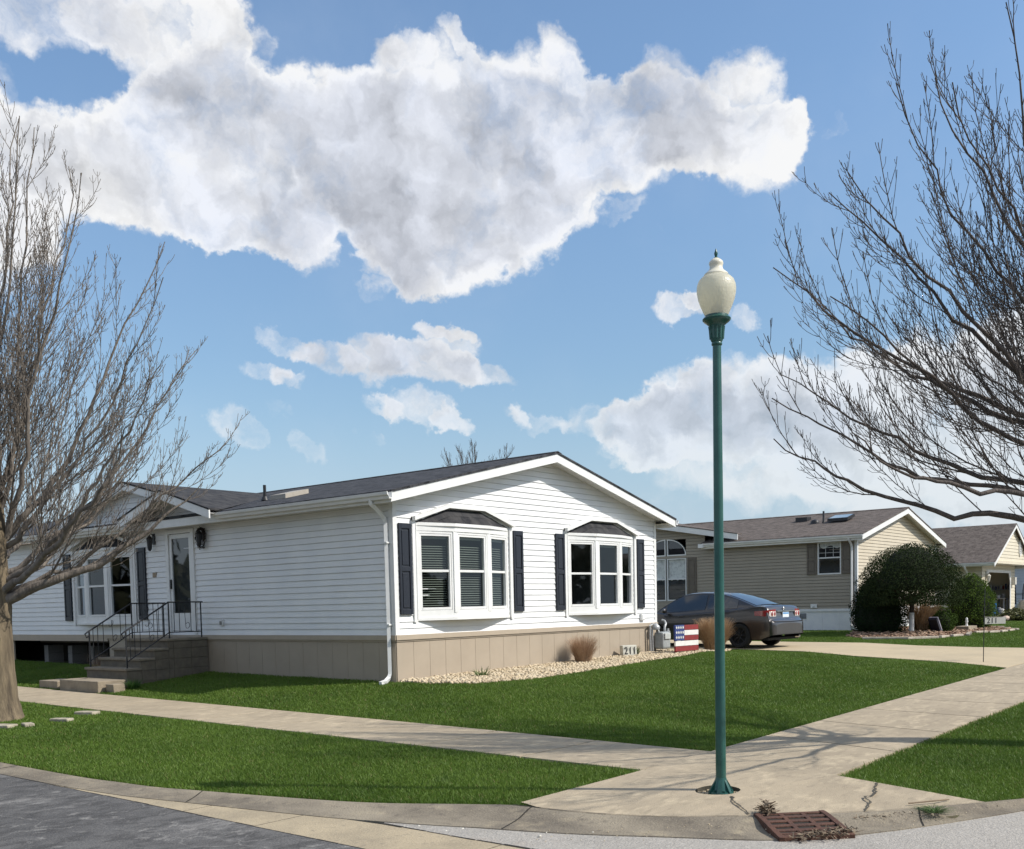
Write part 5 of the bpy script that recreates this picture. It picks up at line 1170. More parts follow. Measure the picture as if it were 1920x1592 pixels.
# leaf litter caught on the grate
def litter(name, c, rx, ry, n, l, m, ang=0, hz=.05):
    V = []; F = []
    for k in range(n):
        r = math.sqrt(random.random()); a = random.uniform(0, 6.28); x, y = rx*r*math.cos(a), ry*r*math.sin(a)
        X = c[0]+x*math.cos(ang)-y*math.sin(ang); Y = c[1]+x*math.sin(ang)+y*math.cos(ang); z = c[2]+random.uniform(0, hz)*(1-r*.7)
        d = Vector((random.gauss(0, 1), random.gauss(0, 1), random.gauss(0, .35))).normalized()*l*random.uniform(.4, 1.2); w = d.cross(Vector((random.gauss(0, 1), random.gauss(0, 1), 1))).normalized()*l*random.uniform(.05, .16); p = Vector((X, Y, z)); o = len(V)
        V += [p-w, p+w, p+d+w*.6, p+d-w*.6]; F.append((o, o+1, o+2, o+3))
    o = fast_mesh(name, np.array([tuple(v) for v in V]), np.array(F), m, rnd=RNG.random(len(V))); o['kind'] = 'stuff'; return o
M_lit = leafy('dead_litter', (.22,.17,.12), (.09,.065,.045), (.33,.27,.2), 0, 6, .95)
litter('leaf_litter', (*gp(.36, .55)[:2], gp(.36, .55)[2]+.0), .30, .08, 260, .05, M_lit, -.5, .045)
litter('leaf_litter', (*gp(.12, -.07)[:2], gp(.12, -.07)[2]+.0), .10, .06, 150, .06, M_lit, .4, .11)
litter('leaf_litter', (-4.62, -9.95, zt(-4.62, -9.95)-.01), .28, .05, 90, .03, M_lit, -.6, .02)
tw = MB(); tw.tube([(-4.22,-10.0,zt(-4.22,-10.0)+.012),(-4.0,-10.16,zt(-4,-10.16)+.02),(-3.86,-10.2,zt(-3.86,-10.2)+.012)], .007, 5); tag(tw.build('twig', M_lit), 'bare twig lying on the kerb right of the drain grate', 'twig')

# ------------------------------------------------------------------ grass
EXCL = [[(-4.03,-7.45),(-2.57,-7.4),(-2.57,60),(-4.03,60)], [(-3.4,-9.08),(60,-9.08),(60,-7.36),(-2.7,-7.36)], RAMP, DRV, HOUSE, GRAVEL, MULCH, [(-1.9,5.42),(0,5.42),(0,6.98),(-1.9,6.98)],
        [(-2.6,5.3),(-1.88,5.3),(-1.88,6.8),(-2.6,6.8)], [(21.9,.2),(30.4,.2),(30.4,18.2),(21.9,18.2)], [(36.6,-3),(43,-3),(43,12),(36.6,12)]]
def grass():
    tiles = []
    C = np.array(CAM['loc'])
    X, Y = np.meshgrid(np.arange(-8, 46, .5), np.arange(-12.5, 24, .5), indexing='ij'); X = X.ravel()+.25; Y = Y.ravel()+.25
    d = np.hypot(X-C[0], Y-C[1]); zc = (X-C[0])*FW[0]+(Y-C[1])*FW[1]; xc = (X-C[0])*RT[0]+(Y-C[1])*RT[1]
    vis = (zc > 3) & (np.abs(xc) < zc*.5+2.2)
    X, Y, d = X[vis], Y[vis], d[vis]
    dens = np.clip(15000*(7.0/d)**1.35, 330, 15000); n = (dens*.25).astype(int)
    idx = np.repeat(np.arange(len(X)), n); px = X[idx]+RNG.uniform(-.25, .25, len(idx)); py = Y[idx]+RNG.uniform(-.25, .25, len(idx)); dd = d[idx]
    k = pip(px, py, [(x+.06 if x < 50 else x, y) for x, y in BP])
    jx, jy = px+RNG.normal(0, .022, len(px)), py+RNG.normal(0, .022, len(px))
    for e in EXCL: k &= ~pip(jx, jy, e)
    px, py, dd = px[k], py[k], dd[k]; n = len(px)
    w = .0021*(dd/7)**.8*RNG.uniform(.7, 1.3, n); 
    clump = np.sin(px*2.1+1.3*np.sin(py*1.7))*np.sin(py*2.6+1.1*np.sin(px*1.9))
    h = RNG.uniform(.032, .047, n)*(1+.16*clump)*(1+.15*RNG.standard_normal(n)).clip(.6, 1.5)
    near_walk = np.zeros(n, bool)
    a = RNG.uniform(0, 6.28, n); lean = RNG.uniform(.1, .9, n)*h; la = RNG.uniform(0, 6.28, n)
    z = ztn(px, py)-.034
    p0 = np.stack([px-w*np.cos(a), py-w*np.sin(a), z], -1); p1 = np.stack([px+w*np.cos(a), py+w*np.sin(a), z], -1)
    mx, my = px+.35*lean*np.cos(la), py+.35*lean*np.sin(la)
    m0 = np.stack([mx-w*.8*np.cos(a), my-w*.8*np.sin(a), z+h*.6], -1); m1 = np.stack([mx+w*.8*np.cos(a), my+w*.8*np.sin(a), z+h*.6], -1)
    tp = np.stack([px+lean*np.cos(la), py+lean*np.sin(la), z+h], -1)
    V = np.stack([p0, p1, m1, m0, tp], 1).reshape(-1, 3); o = np.arange(n)[:, None]*5
    F = np.concatenate([o+np.array([[0, 1, 2]]), o+np.array([[0, 2, 3]]), o+np.array([[3, 2, 4]])]).reshape(-1, 3)
    g = fast_mesh('grass', V, F, leafy('grass_blade', (.100,.172,.022), (.158,.245,.044), (.058,.114,.013), .3, .42, .5, straw=(.26,.21,.09)), rnd=np.repeat(RNG.random(n), 5))
    g['kind'] = 'stuff'; print('grass blades', n)
grass()
def tuft(name, label, c, r, h, n, m, cat='grass tuft', group=None, spread=.5, w=.004, curl=.5, loc_only=True):
    V = []; F = []; rn = []
    for k in range(n):
        a = random.uniform(0, 6.28); rr = r*math.sqrt(random.random())*.45; x, y = rr*math.cos(a), rr*math.sin(a); a2 = a+random.gauss(0, .5); H = h*random.uniform(.55, 1.08); sp = spread*r*random.uniform(.2, 1.3); ww = w*random.uniform(.6, 1.3); t = a2+1.57+random.uniform(-.8, .8); o = len(V); q = random.random()
        for i in range(4):
            f = i/3; d = sp*f**(1.6); z = H*(f-curl*.35*f**3*sp/r); c_ = ww*(1-f*.85); V += [(x+d*math.cos(a2)-c_*math.cos(t), y+d*math.sin(a2)-c_*math.sin(t), z), (x+d*math.cos(a2)+c_*math.cos(t), y+d*math.sin(a2)+c_*math.sin(t), z)]; rn += [q, q]
        F += [(o+2*i, o+2*i+1, o+2*i+3, o+2*i+2) for i in range(3)]
    o = fast_mesh(name, np.array(V), np.array(F), m, rnd=np.array(rn), loc=(c[0], c[1], zt(*c[:2])-.01)); return tag(o, label, cat, group)
M_dry = leafy('dry_grass', (.46,.30,.17), (.30,.185,.10), (.56,.41,.26), .15, 5, .8)
M_dry2 = leafy('dry_grass_grey', (.40,.28,.20), (.24,.165,.12), (.47,.36,.27), .1, 5, .85)
M_dry3 = leafy('dry_grass_russet', (.47,.32,.21), (.30,.19,.12), (.55,.41,.29), .12, 5, .85)
tuft('dried_grass', 'small dried brown grass clump on the gravel against the tan skirting', (4.95, -.42), .34, .60, 2000, M_dry3, 'ornamental grass', 'dried ornamental grasses', .72, .0035, .6)
tuft('dried_grass', 'large tan dried ornamental grass in front of the parked dark sedan', (10.8, -.33), .50, .84, 4200, M_dry, 'ornamental grass', 'dried ornamental grasses', .62, .005, .3)
tuft('dried_grass', 'thin reddish dried grass beside the front steps, nearest the open crawl space', (-1.1, 7.85), .25, .55, 160, M_dry2, 'ornamental grass', 'dried ornamental grasses', 1, .004, .5)
tuft('dried_grass', 'tan dried grass behind the white trunk in the mulch bed', (21.6, -2.0), .6, 1.1, 1300, M_dry, 'ornamental grass', 'dried ornamental grasses', .8, .009, .3)
M_weed = leafy('weed', (.05,.11,.025), (.10,.15,.05), (.12,.14,.05), .2, 5, .6)
tuft('weed', 'sprouting lily leaves on the gravel near the left corner of the white house', (1.35, -.75), .22, .22, 40, M_weed, 'weed', None, 1.1, .012, 1)
tuft('weed', 'small green weed beside the house number block', (7.2, -.25), .16, .24, 160, M_weed, 'weed', None, .9, .008, .6)
tuft('weed', 'green weed growing in the gutter right of the drain grate', (-4.3, -10.22), .13, .045, 220, M_weed, 'weed', None, 1.1, .004, .8)
tuft('weed', 'tuft of long green grass at the right foot of the front steps', (-2.0, 5.0), .2, .2, 200, leafy('grass_tuft', (.035,.09,.015), (.06,.13,.03), (.07,.14,.03), .3, 2), 'weed', None, .8, .005, .5)

# ------------------------------------------------------------------ shrubs
def leaf_cloud(n, pts, size, nrm=None, asp=.45):
    """n leaf quads at pts, random tilt"""
    d = RNG.standard_normal((n, 3)); d /= np.linalg.norm(d, axis=1)[:, None]; e = np.cross(d, RNG.standard_normal((n, 3))); e /= np.linalg.norm(e, axis=1)[:, None]
    s = size*RNG.uniform(.6, 1.35, (n, 1)); V = np.stack([pts-d*s, pts+e*s*asp, pts+d*s, pts-e*s*asp], 1).reshape(-1, 3)
    return V, np.arange(n*4).reshape(-1, 4), np.repeat(RNG.random(n), 4)
def shrub(name, label, c, prof, n, size, m, cat='shrub', group=None, seed=1, lump=.12, inner=.55, gaps=0, trunk=None, core=.8):
    """prof: (radius, height) outline of the shrub"""
    root = thing(name, label, cat, (c[0], c[1], zt(*c)), 0, group)
    hz = np.array([p[1] for p in prof]); rz_ = np.array([p[0] for p in prof]); rg = np.random.default_rng(seed)
    z = rg.uniform(hz[0], hz[-1], n*6); wgt = np.interp(z, hz, rz_); keep = rg.uniform(0, wgt.max(), n*6) < wgt+.05; z = z[keep][:n]; n = len(z); R0 = np.interp(z, hz, rz_)
    a = rg.uniform(0, 6.28, n); f = inner+(1-inner)*np.sqrt(rg.random(n)); top = rg.random(n) < .25
    lum_ = 1+lump*np.sin(3*a+seed+4*z)*np.cos(5*z+2*a)+lump*.6*np.sin(9*a-7*z+seed)
    r = R0*f*lum_+rg.normal(0, size*.5, n)
    pts = np.stack([r*np.cos(a), r*np.sin(a), z*(1+.03*np.sin(4*a+seed))+rg.normal(0, size*.4, n)], -1)
    if gaps:
        g = np.sin(pts[:, 0]*4.2+seed)+np.sin(pts[:, 1]*4.7+2*seed)+np.sin(pts[:, 2]*5.1+3*seed); k = g > -3+gaps; pts = pts[k]
    V, F, q = leaf_cloud(len(pts), pts, size); fast_mesh('foliage', V, F, m, root, rnd=q)
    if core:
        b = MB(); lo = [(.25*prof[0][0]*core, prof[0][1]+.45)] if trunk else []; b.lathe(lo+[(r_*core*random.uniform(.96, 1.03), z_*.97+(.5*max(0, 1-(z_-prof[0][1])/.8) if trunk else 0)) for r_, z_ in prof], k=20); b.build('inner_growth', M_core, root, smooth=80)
    b = MB()
    if trunk: trunk(b)
    else:
        for k in range(7): a_ = k*.9; b.tube([(0, 0, -.05), (.3*prof[0][0]*math.cos(a_), .3*prof[0][0]*math.sin(a_), hz[-1]*.4), (.5*prof[0][0]*math.cos(a_), .5*prof[0][0]*math.sin(a_), hz[-1]*.7)], .02, 5)
    b.build('stem' if not trunk else 'trunk', [mat('shrub_stem', (.06,.045,.035), rough=1), mat('trunk_wrap', (.62,.62,.6), (.5,.5,.5), scale=8, rough=.7)], root); return root
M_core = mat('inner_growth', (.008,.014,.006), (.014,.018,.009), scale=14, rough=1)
M_yew = leafy('yew_dark', (.010,.021,.008), (.015,.029,.010), (.020,.034,.012), .05, 2, .9, spec=.05)
M_yew2 = leafy('yew_green', (.055,.095,.018), (.085,.135,.025), (.10,.145,.032), .1, 2, .9, spec=.05)
M_boxw = leafy('topiary_leaf', (.022,.036,.014), (.034,.050,.019), (.044,.054,.025), .1, 3, .9, spec=.05)
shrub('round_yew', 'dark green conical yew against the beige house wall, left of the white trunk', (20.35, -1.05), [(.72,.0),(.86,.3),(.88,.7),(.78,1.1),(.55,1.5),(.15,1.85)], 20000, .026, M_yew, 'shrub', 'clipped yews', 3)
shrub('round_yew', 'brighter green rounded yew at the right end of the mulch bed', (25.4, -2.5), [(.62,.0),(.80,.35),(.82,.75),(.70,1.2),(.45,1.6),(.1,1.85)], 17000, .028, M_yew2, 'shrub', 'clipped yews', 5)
def ttrunk(b):
    b.tube([(0,0,-.05),(.02,0,.3),(.04,.0,.62)], [.085,.08,.075], 10, mi=1); b.tube([(.04,0,.62),(.06,0,.9),(.1,.02,1.2)], [.07,.07,.06], 10)
    for k in range(13):
        a = k*2.4; l = random.uniform(.9, 1.5); b.tube([(.07,0,.85+.02*k),(.3*l*math.cos(a),.3*l*math.sin(a),1.25),(.9*l*math.cos(a),.9*l*math.sin(a),1.25+random.uniform(.1,.9))], [.035,.025,.01], 6)
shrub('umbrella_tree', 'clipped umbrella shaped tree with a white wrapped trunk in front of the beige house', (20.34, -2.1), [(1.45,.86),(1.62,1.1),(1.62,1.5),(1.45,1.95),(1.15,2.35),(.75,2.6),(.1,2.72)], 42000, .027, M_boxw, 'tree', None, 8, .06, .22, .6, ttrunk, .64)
M_small = leafy('small_conifer', (.036,.065,.014), (.052,.085,.018), (.065,.10,.025), .1, 3, .9, spec=.05)
shrub('low_shrub', 'wider low green shrub right of the dried grass in the mulch bed', (22.2, -2.35), [(.42,.0),(.56,.25),(.5,.5),(.3,.7),(.05,.8)], 6000, .026, M_small, 'shrub', 'low shrubs in the mulch bed', 4)
shrub('low_shrub', 'narrow low yellowish shrub just in front of the wider low shrub', (21.5, -2.65), [(.28,.0),(.36,.2),(.33,.45),(.05,.66)], 3600, .024, M_small, 'shrub', 'low shrubs in the mulch bed', 9)
shrub('low_shrub', 'ragged low plant by the pink stones in front of the garage', (35.7, -1.55), [(.5,.0),(.8,.15),(.4,.42),(.1,.5)], 1400, .06, leafy('ragged_leaf', (.10,.11,.035), (.16,.14,.06), (.09,.1,.03), .1, 3), 'shrub', None, 11)
M_pink = mat('pink_stone', (.62,.48,.40), (.45,.34,.28), scale=5, rough=.9)
for k, (x, y, s) in enumerate(((34.9,-1.35,.2),(35.3,-1.5,.17),(35.9,-1.62,.2),(36.3,-1.75,.18),(36.7,-1.8,.2),(37.1,-1.95,.18))):
    b = MB(); b.ball((0,0,.1),(s,s*.8,s*.6),9,6); b.v = [(p[0]*random.uniform(.9,1.1),p[1]*random.uniform(.9,1.1),p[2]*random.uniform(.9,1.1)) for p in b.v]; o = b.build('border_stone', M_pink, loc=(x, y, zt(x, y))); tag(o, 'rough pinkish border stone in front of the garage', 'stone', 'pink border stones in front of the garage')
M_edge = mat('edge_stone', (.50,.44,.36), (.36,.31,.25), scale=6, rough=.9)
for k in range(17):
    i = k/16*(len(MULCH)-5)+1; a = MULCH[int(i)]; c = MULCH[int(i)+1]; f = i-int(i); x, y = a[0]+(c[0]-a[0])*f, a[1]+(c[1]-a[1])*f
    b = MB(); b.box((-.28,-.06,-.03),(.28,.06,.05)); o = b.build('bed_edging', M_edge, bevel=.02, loc=(x, y, zt(x, y))); o.rotation_euler = (0, 0, math.atan2(c[1]-a[1], c[0]-a[0])+random.uniform(-.1, .1)); tag(o, 'low tan edging stone along the front of the mulch bed', 'edging stone', 'edging stones round the mulch bed')
o = block('stacked_slab', 'flat slab of stacked stone in the mulch bed under the small white statue', 22.9, 23.9, -3.1, -2.7, .14, M_flag, cat='stone')
st = MB(); st.lathe([(.05,.13),(.035,.16),(.03,.24),(.05,.28),(.03,.33),(.04,.36),(.03,.39),(.005,.41)], k=10); tag(st.build('garden_statue', M_trim, smooth=60, loc=(23.6,-2.85,zt(23.6,-2.85))), 'small white garden statue standing on the stacked stone slab', 'statue')
dk = MB(); dk.prism([(-.04,-.13,.0),(.10,-.13,.05),(-.34,-.13,.47),(-.44,-.13,.41)], (0,.26,0), mi=0); dk.prism([(.10,-.135,.05),(.12,-.135,.075),(-.32,-.135,.495),(-.34,-.135,.47)], (0,.27,0), mi=1)
tag(dk.build('leaning_slab', [mat('navy_panel', (.015,.014,.025), rough=.5), mat('pale_edge', (.5,.47,.55), rough=.5)], loc=(20.82,-2.72,zt(20.82,-2.72))), 'dark navy slab with a pale edge leaning by the white trunk', 'garden panel')
# things in the open garage, along its right wall and near the door (the part one can look into)
def gth(name, label, cat, x, y): return thing(name, label, cat, (gx+x, gy+y, gz))
mb_ = [mat('box_navy', (.03,.05,.13)), mat('box_white', (.55,.55,.55)), mat('box_green', (.05,.09,.06)), mat('box_grey', (.2,.21,.22)), mat('box_red', (.2,.03,.03))]
t = gth('blue_bin', 'blue plastic bin standing in the open garage', 'bin', 4.35, .66); b = MB(); b.lathe([(.19,0),(.23,.62),(.25,.64)], k=18); b.build('bin_body', mat('bin_blue', (.02,.13,.34), rough=.5), t, smooth=40); b = MB(); b.lathe([(.26,.64),(.26,.68),(.1,.72)], k=18); b.build('bin_lid', mat('bin_lid', (.04,.05,.07), rough=.5), t, smooth=40)
t = gth('tool_shelf', 'dark metal shelf loaded with boxes inside the garage', 'shelf', 4.9, .75)
b = MB(); [b.box((0,0,z),(.4,.5,z+.03)) for z in (.3,.66,1.02)]; [b.box((x,y,0),(x+.03,y+.03,1.2)) for x in (0,.37) for y in (0,.47)]; b.build('shelf_frame', M_metal, t)
for k, (yy, z, c, w, h) in enumerate(((.04,.33,3,.16,.22),(.26,.33,0,.18,.28),(.05,.69,0,.2,.26),(.30,.69,1,.15,.2),(.06,1.05,3,.18,.2),(.3,1.05,0,.16,.26))):
    b = MB(); b.box((0,0,0),(.34,w,h)); o = b.build('storage_box', mb_[c], loc=(gx+4.92, gy+.75+yy, gz+z)); tag(o, 'small storage box on the dark shelf inside the garage', 'box', 'boxes on the garage shelf')
t = gth('workbench', 'cluttered grey workbench in the middle of the open garage', 'workbench', 5.0, .22)
b = MB(); b.box((0,0,.80),(.7,.46,.86)); b.build('bench_top', mat('bench_top', (.42,.40,.36)), t); [MB().box((x,y,0),(x+.06,y+.06,.80)).build('leg', M_pipe, t) for x in (.02,.62) for y in (.02,.38)]
for k, (x, y, z, w, h, c) in enumerate(((5.15,.55,.86,.2,.14,1),(5.2,.34,.86,.18,.2,3),(4.75,.42,0,.22,.4,3),(4.5,.25,0,.28,.34,1))):
    b = MB(); b.lathe([(w*.4,0),(w*.5,h*.9),(w*.3,h)], k=8); tag(b.build('garage_clutter', mb_[c], loc=(gx+x, gy+y, gz+z)), ('white tub on the left of the garage workbench','grey machine on the right of the garage workbench','grey bucket on the floor left of the garage workbench legs','white sack on the floor in front of the garage workbench')[k], 'clutter')
t = gth('wall_shelf', 'long shelf of jars and tins on the inner wall of the garage', 'shelf', 5.6, .2); b = MB(); b.box((0,-.1,1.25),(.25,1.6,1.28)); b.build('board', M_pipe, t)
for k in range(12):
    h = random.uniform(.12,.26); b = MB(); b.lathe([(.04,0),(.04,h),(.03,h+.02)], k=8); tag(b.build('jar', mb_[(3,0,4,1,3,0,3,1,4,3,0,1)[k]], loc=(gx+5.68, gy+.22+k*.115, gz+1.28)), 'jar or tin on the inner wall shelf of the garage', 'jar', 'jars on the garage wall shelf')
ch = MB(); ch.tube([(0,0,0),(.05,0,.7),(.25,0,1.05),(.5,0,1.0),(.6,0,.5),(.62,0,0)], .035, 8); ch.tube([(0,.5,0),(.05,.5,.7),(.25,.5,1.05),(.5,.5,1.0),(.6,.5,.5),(.62,.5,0)], .035, 8); ch.box((.05,0,.5),(.6,.5,.54)); tag(ch.build('patio_frame', M_metal, loc=(46.3, .55, .75)), 'black arched patio chair frame beyond the silver sedan', 'patio chair')

# woodland added behind the camera, for window panes and car paint to reflect
def belt():
    rg = np.random.default_rng(5); n = 9000; a = np.radians(rg.uniform(100, 325, n)); r = rg.uniform(52, 60, n); lump = 6.5+1.8*np.sin(a*9)+1.2*np.sin(a*23+1)
    pts = np.stack([-12+r*np.cos(a), -12+r*np.sin(a), -.6+lump*rg.random(n)**.8], -1); V, F, q = leaf_cloud(n, pts, .75, asp=.6)
    o = fast_mesh('added_woodland', V, F, leafy('added_wood', (.05,.05,.03), (.09,.08,.055), (.06,.075,.03), 0, .1, .9), rnd=q); o['kind'] = 'stuff'
belt()

# ------------------------------------------------------------------ bare trees
def bark(name, c1, c2, c3):
    m = mat(name, c1, c2, scale=9, rough=.95, bump=1.0, bscale=30, stretch=(1.3, 1.3, .2), lo=.3, hi=.7)
    return m
class Tubes:
    def __init__(s): s.V = []; s.F = []; s.n = 0
    def add(s, P, r, k):
        n = len(P); tg = np.empty_like(P); tg[1:-1] = P[2:]-P[:-2]; tg[0] = P[1]-P[0]; tg[-1] = P[-1]-P[-2]; tg /= np.linalg.norm(tg, axis=1)[:, None]+1e-9
        ref = np.array([.31, .17, .93]) if abs(tg[0][2]) < .8 else np.array([.95, .2, .1])
        u = np.cross(tg, ref); u /= np.linalg.norm(u, axis=1)[:, None]+1e-9; w = np.cross(tg, u); a = np.arange(k)*2*math.pi/k
        V = P[:, None, :]+r[:, None, None]*(np.cos(a)[None, :, None]*u[:, None, :]+np.sin(a)[None, :, None]*w[:, None, :])
        i = np.arange(n-1)[:, None]*k; j = np.arange(k)[None, :]; j2 = (j+1) % k
        F = np.stack([i+j, i+j2, i+k+j2, i+k+j], -1).reshape(-1, 4)+s.n
        s.V.append(V.reshape(-1, 3)); s.F.append(F); s.n += n*k
    def build(s, name, m, parent): return fast_mesh(name, np.concatenate(s.V), np.concatenate(s.F), m, parent, smooth=True)
def unit(v): return v/(np.linalg.norm(v)+1e-9)
def bez(p0, p1, p2, n):
    t = np.linspace(0, 1, n)[:, None]; return (1-t)**2*p0+2*t*(1-t)*p1+t*t*p2
def bare_tree(name, label, loc, limbs, trunk, m, mt, seed, dens=1.0, group=None, twig=1.0, levels=3, thick=1.0):
    """limbs: list of (start height, azimuth, reach, tip height, base radius, sag); trunk: list of (x, y, z, r)"""
    rg = np.random.default_rng(seed); root = thing(name, label, 'tree', loc, 0, group)
    T = Tubes(); TR = Tubes()
    tp = np.array([p[:3] for p in trunk], float); tr = np.array([p[3] for p in trunk], float)
    nn = 26; s = np.linspace(0, len(tp)-1, nn); P = np.stack([np.interp(s, np.arange(len(tp)), tp[:, k]) for k in range(3)], -1); TR.add(P, np.interp(s, np.arange(len(tp)), tr)*(1+.03*rg.standard_normal(nn)), 18)
    TR.build('trunk', mt, root)
    def wob(P, amp):
        n = len(P); w = np.cumsum(rg.standard_normal((n, 3)), axis=0)*amp/math.sqrt(n); w -= np.linspace(0, 1, n)[:, None]*w[-1]*.3; w[0] = 0; return P+w
    def tangent(P, i): return unit(P[min(i+1, len(P)-1)]-P[max(i-1, 0)])
    def twigs(P, r0, length):
        """opposite pairs of short twigs with buds along a thin shoot"""
        n = len(P); L = np.sum(np.linalg.norm(np.diff(P, axis=0), axis=1)); m_ = int(L/.15*twig)
        for q in range(m_):
            f = (q+.6)/max(1, m_); i = min(n-2, int(f*(n-1))); g = f*(n-1)-i; p = P[i]*(1-g)+P[i+1]*g; t = tangent(P, i); sd = unit(np.cross(t, rg.standard_normal(3)))
            for sg in (-1, 1):
                if rg.random() < .35: continue
                l = rg.uniform(.04, .15)*(1.15-f*.5); d = unit(t*.62+sd*sg*.75+np.array([0, 0, .25])); e = p+d*l*.6; e2 = e+unit(d*.6+t*.5+np.array([0, 0, .45]))*l*.5
                T.add(np.stack([p, e, e2]), np.array([.0030, .0024, .0034])*thick, 3)
    def shoot(p, d, L, r, lev):
        n = 7 if lev == 2 else 5; up = np.array([0, 0, 1.]); q = unit(d*.55+up*.75)
        pts = bez(p, p+d*L*.5, p+d*L*.52+q*L*.5, n); pts = wob(pts, .02*L); rad = np.linspace(r, max(.0032*thick, r*.3), n); rad[-1] *= 1.15
        T.add(pts, rad, 4 if lev == 2 else 3)
        if lev < levels:
            m_ = max(2, int(L/(.17 if lev == 2 else .25)*dens))
            for k in range(m_):
                f = (k+.9)/(m_+.4); i = min(n-2, int(f*(n-1))); g = f*(n-1)-i; c = pts[i]*(1-g)+pts[i+1]*g; t = tangent(pts, i); sd = unit(np.cross(t, rg.standard_normal(3)))
                for sg in (-1, 1):
                    if rg.random() < (.3 if lev == 2 else .5): continue
                    shoot(c, unit(t*.8+sd*sg*.52+up*.12), L*rg.uniform(.22, .50)*(1.15-f*.6), max(.0038*thick, r*(1-f*.6)*.5), lev+1)
        twigs(pts, r, L)
    cen = np.array([0, 0, 0.])
    for (z0, az, reach, zt_, r0, sag) in limbs:
        # start on the trunk
        st = np.array([np.interp(z0, tp[:, 2], tp[:, 0]), np.interp(z0, tp[:, 2], tp[:, 1]), z0]); out = np.array([math.cos(az), math.sin(az), 0.])
        end = np.array([st[0], st[1], 0])*.2+out*reach+np.array([0, 0, zt_]); c1 = st+out*reach*sag+np.array([0, 0, (zt_-z0)*.22])
        n = 22; Pm = wob(bez(st, c1, end, n), .16); L = np.sum(np.linalg.norm(np.diff(Pm, axis=0), axis=1)); f = np.linspace(0, 1, n)
        rad = r0*(1-f)**1.15+.0055*thick; T.add(Pm, rad, 8)
        low = .62+.38*min(1, max(0, (zt_-3.2)/2.0)); m_ = int(L/.41*dens*low)
        for k in range(m_):
            fr = .14+.84*(k+.5)/m_; i = min(n-2, int(fr*(n-1))); g = fr*(n-1)-i; p = Pm[i]*(1-g)+Pm[i+1]*g; t = tangent(Pm, i)
            sd = np.cross(t, rg.standard_normal(3)); sd = unit(unit(sd)+.35*unit(p-np.array([0, 0, p[2]])+1e-6)+np.array([0, 0, .32])); L2 = min(3.0, (.62+.50*L*(1-fr))*rg.uniform(.55, 1.12))
            shoot(p, unit(t*.78+sd*.58), L2, max(.0055*thick, rad[i]*rg.uniform(.25, .40)), 2)
        twigs(Pm[-6:], .01, 1)
    T.build('branches', m, root)
    return root
CAMXY = np.array(CAM['loc'][:2])
def limbset(azs, base, z0r, profile, seed, rr):
    """profile: crown reach by tip height"""
    rg = np.random.default_rng(seed); out = []
    n = len(azs)
    for k, (az, h) in enumerate(azs):
        reach = np.interp(h, [p[0] for p in profile], [p[1] for p in profile]); q = (h-profile[0][0])/(profile[-1][0]-profile[0][0])
        out.append((z0r[0]+(z0r[1]-z0r[0])*q*rg.uniform(.6, 1.1), az, reach*rg.uniform(.92, 1.04), h, rr*rg.uniform(.75, 1.1), .62-.38*q))
    return out
left_dir = math.atan2(-RT[1], -RT[0]); right_dir = math.atan2(RT[1], RT[0])
# left maple: base (-5.25, 3.15)
rg = np.random.default_rng(3); A = []
for k in range(9):
    q = ((k*4) % 9+.5)/9; A.append((right_dir+1.2+4.2*((k*.618) % 1), 4.0+4.5*q**.8))
for a, h in ((.15, 4.2), (-.35, 5.0), (.4, 5.7), (-.1, 6.5), (.25, 7.2), (-.4, 7.6), (.6, 8.3), (0, 8.7), (.9, 8.9), (-.7, 8.6)): A.append((right_dir+a, h))
LB = limbset(A, None, (1.75, 3.2), [(3.6, 3.3), (4.6, 3.4), (6.0, 3.15), (7.2, 2.6), (8.0, 1.8), (8.6, .9), (9.2, .3)], 5, .050)
LB += [(1.75, right_dir+.1, 3.2, 3.5, .085, .62), (1.9, right_dir-.5, 3.2, 4.0, .055, .65)]
M_barkL = bark('pale_bark', (.23,.18,.115), (.075,.058,.04), None); M_brL = bark('pale_branch', (.25,.215,.18), (.115,.097,.083), None)
bare_tree('bare_maple', 'bare maple with pale tan bark at the left edge in front of the white house', (-5.33, 3.08, zt(-5.33, 3.08)-.03), LB,
          [(0,0,-.1,.40),(0,0,.06,.32),(.01,0,.25,.265),(.01,.0,.7,.238),(0,.02,1.3,.226),(.02,.02,1.8,.23),(.05,.03,2.3,.18),(.1,.05,3.2,.12),(.15,.1,4.6,.085),(.1,.12,6.2,.055),(.05,.1,8.0,.025),(.05,.1,9.4,.008)], M_brL, M_barkL, 12, 1.0, 'bare maples along the sidewalks', thick=1.15)
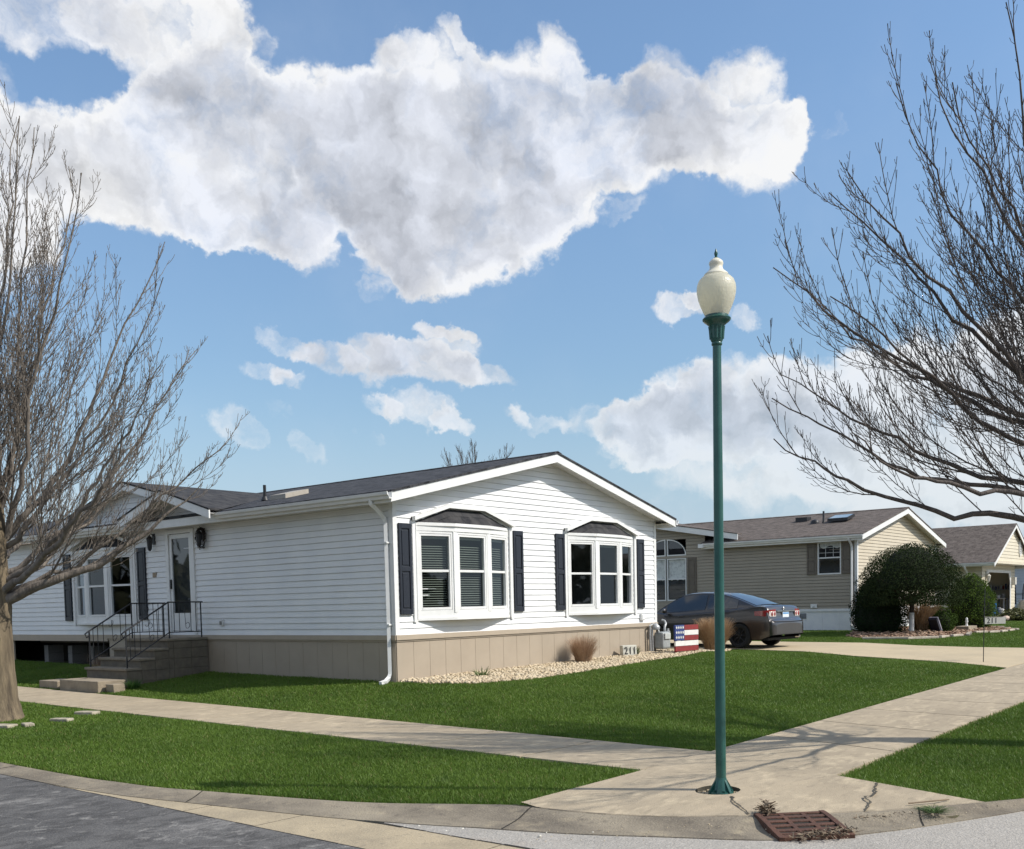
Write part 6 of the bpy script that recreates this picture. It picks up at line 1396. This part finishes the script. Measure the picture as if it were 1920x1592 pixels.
# right maple
rg = np.random.default_rng(8); A = []
for k in range(8):
    q = ((k*3) % 8+.5)/8; A.append((left_dir+1.2+4.2*((k*.618) % 1), 4.2+3.5*q**.85))
for a, h in ((.05, 3.7), (-.3, 4.2), (.3, 4.6), (-.05, 5.0), (-.45, 5.4), (.2, 5.7), (-.2, 6.1), (.45, 6.4), (.05, 6.7), (-.3, 7.0), (.2, 7.3)): A.append((left_dir+a, h))
RB = limbset(A, None, (2.4, 3.8), [(3.3, 4.05), (4.4, 4.05), (5.3, 3.75), (6.1, 3.2), (6.8, 2.5), (7.5, 1.5), (8.0, .6)], 6, .040)
RB += [(2.35, left_dir-.05, 3.9, 3.3, .042, .72), (2.4, left_dir+.3, 3.75, 3.05, .034, .75)]
M_barkR = bark('dark_bark', (.12,.10,.085), (.055,.046,.04), None); M_brR = bark('dark_branch', (.125,.105,.092), (.07,.058,.052), None)
bare_tree('bare_maple', 'bare maple with dark branches reaching in from the right edge above the sidewalk', (.15, -11.05, zt(.15, -11.05)-.03), RB,
          [(0,0,-.1,.4),(0,0,.06,.33),(0,0,.3,.27),(0,0,1.2,.23),(0,.0,2.0,.23),(.03,.03,2.6,.17),(.08,.05,3.6,.12),(.05,.05,5.2,.08),(.05,.08,6.6,.045),(.05,.1,7.8,.02),(.05,.1,8.5,.007)], M_brR, M_barkR, 21, 1.0, 'bare maples along the sidewalks', thick=1.0)
# far bare trees seen over the roofs
def far_tree(label, px, d, top, seed, w=3.0):
    dr = FW+RT*(px-960)/CAM['f']; dr = dr[:2]/np.linalg.norm(dr[:2]); x, y = CAMXY+dr*d; rg = np.random.default_rng(seed); L_ = []
    for k in range(13): q = (k+.5)/13; L_.append((top*.3+top*.2*q, k*2.4, w*(1-.55*q), top*(.62+.38*q), .07, .5-.2*q))
    bare_tree('far_bare_tree', label, (x, y, 0), L_, [(0,0,-1,.22),(0,0,top*.3,.18),(0,0,top*.6,.09),(0,0,top*.97,.02)], M_brR, M_barkR, seed, 1.7, 'far bare trees behind the houses', .0, 3, 2.1)
far_tree('far bare tree peeking over the ridge of the white house', 900, 62, 11.3, 31, 3.4)
far_tree('far bare tree at the left edge behind the maple crown', 12, 60, 7.6, 32, 3.0)
far_tree('far bare tree behind the left maple, above the porch gable side', 75, 64, 7.4, 33, 3.2)
print('objects', len(bpy.data.objects))
